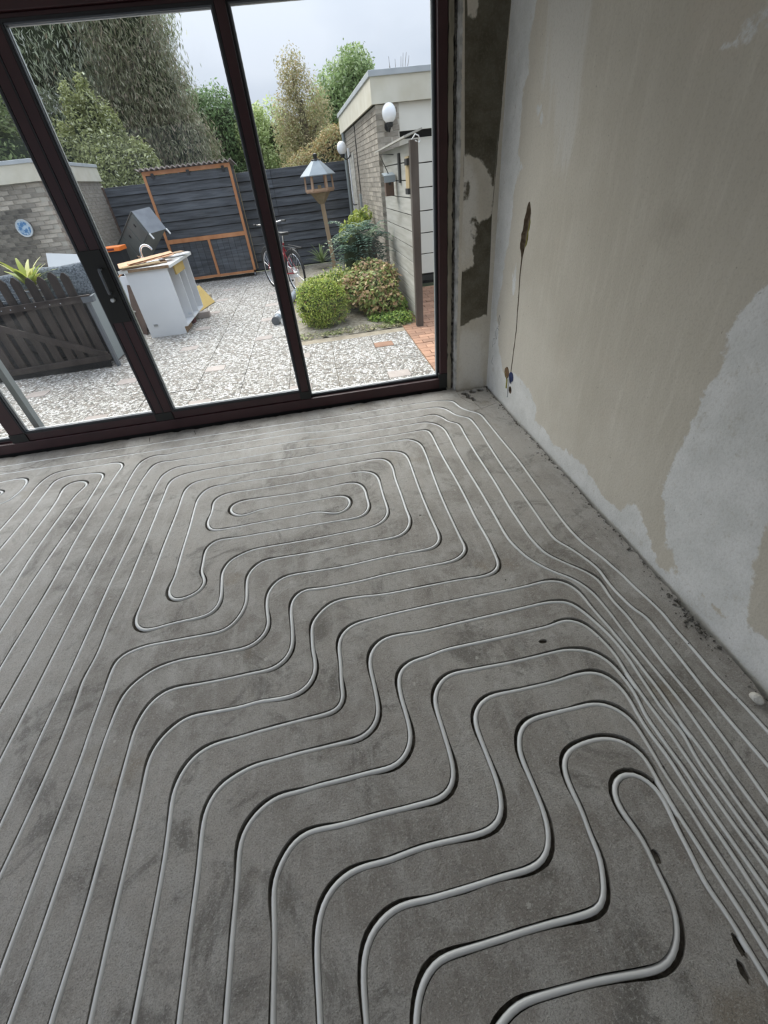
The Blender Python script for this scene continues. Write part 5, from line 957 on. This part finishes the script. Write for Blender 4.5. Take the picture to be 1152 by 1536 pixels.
# ------------------------------------------------------------------ picket gate enclosure
pk = thing('picket_gate', 'dark brown picket gate with diagonal brace in front of the left pane', 'gate', (-3.45, 5.90, GZ))
R_ = random.Random(3)
tipx = [-.62, -.49, -.355, -.225, -.09, .035, .165, .30, .44, .575]
tipx = [-3.98, -3.83, -3.675, -3.52, -3.375, -3.225, -3.10, -2.965, -2.835]
for i, x in enumerate(tipx):
    x += 3.45; top = 1.085+R_.uniform(-.02, .015); w = .046
    MB().prism([(x-w, .10), (x+w, .10), (x+w, top-.045), (x+.012, top), (x-.012, top), (x-w, top-.045)], 0, .02, Matrix(((1, 0, 0, 0), (0, 0, 1, 0), (0, 1, 0, 0), (0, 0, 0, 1)))).build('picket', M['picket'], pk)
def rail(n, a, b, w, h, mt='picket'): return MB().bar(a, b, w, h).build(n, M[mt], pk, bevel=.003)
rail('top_rail', (-.62, -.02, .775), (.80, -.02, .80), .045, .07); rail('bottom_rail', (-.95, -.02, .085), (.70, -.02, .125), .045, .065)
rail('brace', (-.60, -.024, .72), (.68, -.024, .15), .03, .075); rail('base_board', (-.95, .0, .03), (.66, .0, .05), .02, .09, 'fencebk')
MB().box(.72, .755, -.02, .03, .0, .80).build('gate_post', M['bead'], pk); MB().box(.70, .82, -.045, .05, .755, .82).build('corner_bracket', M['bead'], pk, bevel=.006)
MB().box(-.72, -.60, -.05, -.02, .70, .80).build('hinge_plate', M['bead'], pk, bevel=.006)
for x in (-.2, -.1, .06, .18, .34, .46): MB().box(x-.006, x+.006, -.05, -.042, .78, .79).build('screw', M['chrome'], pk)
for z in (.86, .93):
    for x in (-.44, -.29, -.15, .0, .13, .26): MB().box(x-.055, x+.035, .022, .05, z-.006, z+.006).build('rear_ledge', M['cush'], pk)
# dark bench with cushions behind the gate
be = thing('storage_bench', 'dark slatted storage bench behind the picket gate', 'bench', (-3.55, 6.42, GZ))
for k in range(7): MB().box(-.75, .72, -.28, -.262, .04+k*.10, .125+k*.10).build('front_slat', M['fencebk'], be)
MB().box(-.75, .72, -.262, .35, .02, .72).build('bench_body', M['fencebk'], be); MB().box(-.77, .74, -.30, .38, .72, .75).build('lid', M['picket'], be)
MB().box(.755, .77, -.40, .38, .02, .78).build('side_panel', M['extgrey'], be); MB().box(.76, .79, -.43, -.40, 0, .80).build('side_post', M['bead'], be)
def cushion(label, loc, w, h, th, rot):
    bm = bmesh.new(); bmesh.ops.create_grid(bm, x_segments=16, y_segments=16, size=.5); top_ = list(bm.verts)
    for v in top_:
        u, s = v.co.x*2, v.co.y*2; k = (1-u**4)*(1-s**4); pin = 1-.10*(1-abs(u))*abs(s)**3; v.co = (u*w/2*(1-.10*(1-u*u)*0-.08*(1-s*s)*0), s*h/2*pin, th/2*k**.5)
    g2 = bmesh.ops.duplicate(bm, geom=bm.faces[:]); 
    for e in g2['geom']:
        if isinstance(e, bmesh.types.BMVert): e.co.z *= -1
    bmesh.ops.remove_doubles(bm, verts=bm.verts, dist=.0005); bmesh.ops.recalc_face_normals(bm, faces=bm.faces)
    me = bpy.data.meshes.new('seat_cushion'); bm.to_mesh(me); bm.free(); me.materials.append(M['cush']); me.polygons.foreach_set('use_smooth', [True]*len(me.polygons))
    o = link('seat_cushion', me); o.location = loc; o.rotation_euler = rot; tag(o, label, 'cushion', 'grey woven cushions behind the picket gate')
cushion('grey woven cushion standing up at the right end of the bench', (-3.12, 6.46, .86), .62, .40, .13, (math.radians(72), 0, .1))
cushion('darker part-hidden grey cushion left of the potted plant', (-3.86, 6.5, .84), .60, .38, .13, (math.radians(72), 0, -.05))
# ------------------------------------------------------------------ bicycle leaning behind the bushes
bk = thing('bicycle', 'red bicycle with white chain guard, standing beyond the round bush', 'bicycle', (-.36, 8.98, GZ), math.radians(118))
def wheel(x, nm):
    R0 = .335; t = MB(); t.tube([(x+R0*math.cos(a), 0, R0+R0*math.sin(a)) for a in np.linspace(0, 2*math.pi, 33)], .019, 7, False); o = t.build(nm, M['tyre'], bk, smooth=True)
    MB().tube([(x+.305*math.cos(a), 0, R0+.305*math.sin(a)) for a in np.linspace(0, 2*math.pi, 33)], .008, 6, False).build('rim', M['chrome'], o)
    s = MB()
    for k in range(18): a = k*math.pi/9; s.tube([(x, .0, R0), (x+.30*math.cos(a), 0, R0+.30*math.sin(a))], .0018, 4)
    s.build('spokes', M['chrome'], o); MB().tube([(x, -.04, R0), (x, .04, R0)], .02, 8).build('hub', M['chrome'], o)
    MB().tube([(x+.37*math.cos(a), 0, R0+.37*math.sin(a)) for a in np.linspace(.2, 2.9, 16)], .022, 6).build('mudguard', M['iron'], bk)
wheel(0, 'wheel'); wheel(1.08, 'wheel')
tb = lambda n, pts, r, mt='red': MB().tube(pts, r, 8).build(n, M[mt], bk, smooth=True)
tb('seat_tube', [(.42, 0, .29), (.28, 0, .80)], .016); tb('down_tube', [(.42, 0, .29), (.86, 0, .72)], .018); tb('top_tube', [(.34, 0, .60), (.85, 0, .80)], .016); tb('head_tube', [(.87, 0, .66), (.83, 0, .88)], .02)
for s in (-.05, .05): tb('chain_stay', [(.42, s*.4, .29), (0, s, .335)], .009); tb('seat_stay', [(.31, s*.4, .70), (0, s, .335)], .008); tb('fork_blade', [(.87, s*.7, .66), (1.0, s, .45), (1.08, s, .335)], .011)
tb('seat_post', [(.28, 0, .80), (.25, 0, .92)], .012, 'chrome')
sdm = MB(); sdm.prism([(-.02, -.07), (.02, -.085), (.08, -.05), (.26, -.018), (.27, 0), (.26, .018), (.08, .05), (.02, .085), (-.02, .07)], .92, .965, Matrix.Translation((.14, 0, 0))); sdm.build('saddle', M['iron'], bk, bevel=.01)
tb('stem', [(.83, 0, .88), (.80, 0, 1.04), (.84, 0, 1.07)], .013, 'chrome')
tb('handlebar', [(.66, -.30, 1.10), (.78, -.27, 1.10), (.86, -.12, 1.08), (.86, 0, 1.07), (.86, .12, 1.08), (.78, .27, 1.10), (.66, .30, 1.10)], .012, 'chrome')
for s in (-1, 1): tb('grip', [(.64, s*.302, 1.10), (.76, s*.278, 1.10)], .017, 'iron')
MB().prism([(-.03, .27), (.10, .25), (.42, .20), (.50, .24), (.50, .34), (.42, .40), (.10, .40), (-.02, .38)], -.055, -.045, Matrix(((1, 0, 0, 0), (0, 0, 1, 0), (0, 1, 0, 0), (0, 0, 0, 1)))).build('chain_guard', M['whiteedge'], bk)
MB().prism([(.12, .295), (.30, .28), (.30, .33), (.12, .35)], -.058, -.0555, Matrix(((1, 0, 0, 0), (0, 0, 1, 0), (0, 1, 0, 0), (0, 0, 0, 1)))).build('red_sticker', M['red'], bk)
tb('carrier', [(-.30, -.06, .74), (.22, -.06, .76), (.22, .06, .76), (-.30, .06, .74), (-.30, -.06, .74)], .008, 'iron'); tb('carrier_stay', [(-.15, -.06, .74), (0, -.06, .34)], .006, 'iron'); tb('carrier_stay', [(-.15, .06, .74), (0, .06, .34)], .006, 'iron')
tb('crank', [(.42, -.07, .29), (.50, -.08, .15)], .009, 'chrome'); tb('crank', [(.42, .07, .29), (.34, .08, .43)], .009, 'chrome'); MB().box(.46, .54, -.15, -.08, .135, .16).build('pedal', M['iron'], bk); MB().box(.30, .38, .08, .15, .42, .445).build('pedal', M['iron'], bk)
tb('kickstand', [(.38, .02, .28), (.30, .20, .0)], .009, 'iron'); MB().lathe([(0, 0), (.03, 0), (.045, .05), (0, .055)], 12, Matrix.Translation((.90, 0, .92)) @ Matrix.Rotation(math.pi/2, 4, 'Y')).build('headlamp', M['chrome'], bk)
# plastic pipe on the slabs
t = thing('waste_pipe', 'blue-grey plastic waste pipe with white collar lying on the terrace', 'pipe', (-.70, 6.88, GZ+.056))
MB().tube([(0, 0, 0), (.30, 2.0, .0)], .055, 14).build('pipe_body', M['pvc'], t, smooth=True); MB().tube([(.022, .14, 0), (.040, .26, 0)], .062, 14).build('white_collar', M['whiteedge'], t, smooth=True); MB().tube([(-.01, -.06, 0), (.002, .02, 0)], .06, 14).build('socket_end', M['bead'], t, smooth=True)
t = thing('pipe_elbow', 'short white plastic pipe elbow beside the end of the blue-grey pipe', 'pipe', (-.60, 6.78, GZ+.045))
MB().tube([(0, 0, 0), (.05, .10, .0), (.06, .18, .05), (.06, .19, .12)], .042, 12).build('elbow', M['whiteedge'], t, smooth=True)
# ------------------------------------------------------------------ trees beyond the garden
def tree(name, label, loc, blobs, n, size, cols, seed, trunk=None, **kw):
    st = [([(0, 0, 0), (.1, 0, trunk*.5), (0, 0, trunk)], [.22, .17, .10])] if trunk else []
    g = np.random.default_rng(seed)
    for b in blobs[:5]:
        if trunk: st.append(([(0, 0, trunk*.55), ((b[0])*.5, b[1]*.5, (b[2]+trunk*.55)/2+.2), (b[0], b[1], b[2])], [.09, .06, .03]))
    return plant(name, label, 'tree', loc, blobs, n, size, cols, seed, 'trees beyond the black fence', stems=st, **kw)
tree('willow_tree', 'huge grey-green willow filling the sky above the left outbuilding', (-6.9, 20.5, GZ),
     [(0, 0, 5.8, 3.0, 2.6, 2.6), (-2.6, 0, 5.0, 2.4, 2.4, 2.8), (2.2, 0, 6.6, 1.9, 1.8, 1.7), (1.2, 0, 8.0, 2.2, 1.8, 1.3), (-1.6, 0, 8.0, 2.6, 2, 1.6), (2.5, -.4, 4.6, 1.6, 1.5, 1.8), (0, -.6, 3.3, 2.6, 1.6, 1.6), (-3.6, 0, 3, 2.2, 1.8, 1.8)], 106400, 0.078,
     [(.27, .30, .20, 4), (.36, .385, .28, 3.5), (.15, .175, .10, 2), (.48, .49, .42, 2), (.27, .22, .15, .8)], 41, trunk=5, aspect=.20, core=.52, droop=.5, shell=.4)
tree('willow_tree', 'darker reddish-brown tipped willow right of the huge one', (-4.4, 19.2, GZ),
     [(0, 0, 5.6, 1.35, 1.3, 1.6), (.35, 0, 4.3, 1.3, 1.2, 1.4), (-.5, 0, 3.5, 1.7, 1.3, 1.5), (.75, -.2, 2.9, 1.3, 1, 1.2), (-.2, 0, 6.9, 1.0, .9, .9)], 49400, 0.068,
     [(.20, .205, .125, 4), (.27, .22, .165, 2.2), (.32, .31, .22, 2.5), (.11, .12, .06, 2)], 42, trunk=4, aspect=.2, core=.55, droop=.45, shell=.4)
tree('young_tree', 'light green young tree with silvery leaf tips just behind the fence at left', (-5.0, 16.0, GZ),
     [(0, 0, 2.2, .95, .8, 1.1), (-.45, 0, 3.1, .28, .28, 1.1), (-.05, .1, 3.3, .25, .25, 1.0), (.35, 0, 2.9, .28, .28, .9), (.75, 0, 2.2, .5, .5, .8), (-.95, 0, 2.5, .45, .4, 1.0), (.1, 0, 1.5, 1.3, .8, .8), (1.1, 0, 1.5, .5, .5, .6)], 41800, 0.044,
     [(.27, .29, .12, 4), (.36, .38, .20, 2.5), (.17, .19, .075, 2.5), (.52, .53, .38, 1.2)], 43, trunk=2, aspect=.4, core=.6)
tree('hedge_tree', 'rounded mid-green tree between the willow and the dark mullion', (-3.0, 24.5, GZ),
     [(0, 0, 3.4, 1.5, 1.2, 1.6), (1.1, 0, 2.9, 1.2, 1.0, 1.4), (-1.1, 0, 3.6, 1.2, 1.0, 1.5), (-.2, 0, 1.8, 2.2, 1.2, 1.6), (2.2, 0, 2.2, 1.3, 1, 1.3)], 32300, 0.068,
     [(.13, .20, .085, 4), (.19, .27, .12, 3), (.08, .12, .05, 2)], 44, trunk=3, aspect=.4, core=.6)
tree('poplar_tree', 'pale yellow-green tree just right of the dark mullion', (-.8, 23.8, GZ),
     [(0, 0, 3.0, 1.1, 1.0, 1.4), (.7, 0, 2.6, .9, .8, 1.1), (-.7, 0, 3.2, .8, .8, 1.1), (.1, 0, 1.6, 1.6, 1, 1.3)], 20900, 0.061,
     [(.40, .46, .22, 4), (.50, .54, .30, 2), (.24, .30, .12, 2)], 45, trunk=3, aspect=.45, core=.45)
tree('birch_tree', 'thin brownish half-bare birch rising behind the bird table', (.45, 20.0, GZ),
     [(0, 0, 3.5, .75, .7, 1.25), (-.45, 0, 3.0, .65, .6, 1.2), (.5, 0, 3.2, .6, .6, 1.1), (-.1, 0, 4.4, .55, .5, .7), (0, 0, 2.2, 1.1, .8, 1.0)], 16150, 0.041,
     [(.30, .27, .15, 4), (.38, .31, .19, 2), (.22, .22, .11, 2), (.40, .38, .22, 1)], 46, trunk=3.8, aspect=.4, core=0, shell=.15)
tree('autumn_tree', 'orange-brown low tree directly above the fence behind the bird table', (.95, 17.0, GZ),
     [(0, 0, 1.9, .9, .7, .75), (.7, 0, 1.8, .8, .7, .7), (-.8, 0, 1.7, .7, .6, .7), (.3, 0, 2.4, .6, .5, .5)], 20900, 0.037,
     [(.34, .24, .115, 3), (.30, .25, .12, 3), (.24, .25, .11, 3), (.42, .33, .18, 1)], 47, trunk=1.8, aspect=.45, core=.5)
tree('maple_tree', 'green tree with airy top beside the garage roof', (2.2, 26.0, GZ),
     [(0, 0, 4.3, 1.1, 1.0, 1.3), (.9, 0, 4.9, 1.0, .9, 1.1), (-.8, 0, 3.4, 1.0, .9, 1.2), (.4, 0, 2.6, 1.7, 1, 1.6)], 26600, 0.068,
     [(.25, .33, .15, 4), (.36, .42, .22, 2), (.14, .19, .08, 2)], 48, trunk=4, aspect=.45, core=.35, shell=.3)
tree('hedge_tree', 'dark green tree mass behind the far left outbuilding', (-8.8, 15.5, GZ),
     [(0, 0, 2.6, 2.0, 1.5, 1.8), (1.6, .2, 2.4, 1.3, 1.2, 1.5), (-1.8, 0, 3.0, 1.6, 1.3, 2.0), (.6, 0, 3.9, 1.5, 1.2, 1.2)], 30400, 0.054,
     [(.10, .14, .05, 4), (.16, .20, .08, 3), (.06, .08, .03, 3)], 49, trunk=2.5, aspect=.4, core=.65)
tw = thing('bare_sapling', 'few bare twigs showing above the garage roof edge', 'tree', (3.3, 17.0, GZ), 0, 'trees beyond the black fence'); g = np.random.default_rng(9)
for k in range(9): a = g.uniform(-.25, .3); MB().tube([(0, 0, 0 if not k else 2.0), (a*.4, 0, 3.1), (a*1.1+.03, 0, 3.75+g.uniform(0, .5))], [.03, .014, .005], 5).build('twig' if k else 'stem', M['bark'], tw)
tree('hedge_tree', 'broad green tree line standing beyond the garage', (9.0, 24.0, GZ),
     [(0, 0, 3, 3.5, 2, 2.6), (4, 0, 3.5, 3, 2, 3), (-3, 0, 2.4, 2, 1.6, 2)], 17100, 0.102,
     [(.13, .20, .085, 4), (.19, .27, .12, 3)], 50, trunk=3, aspect=.45, core=.7)
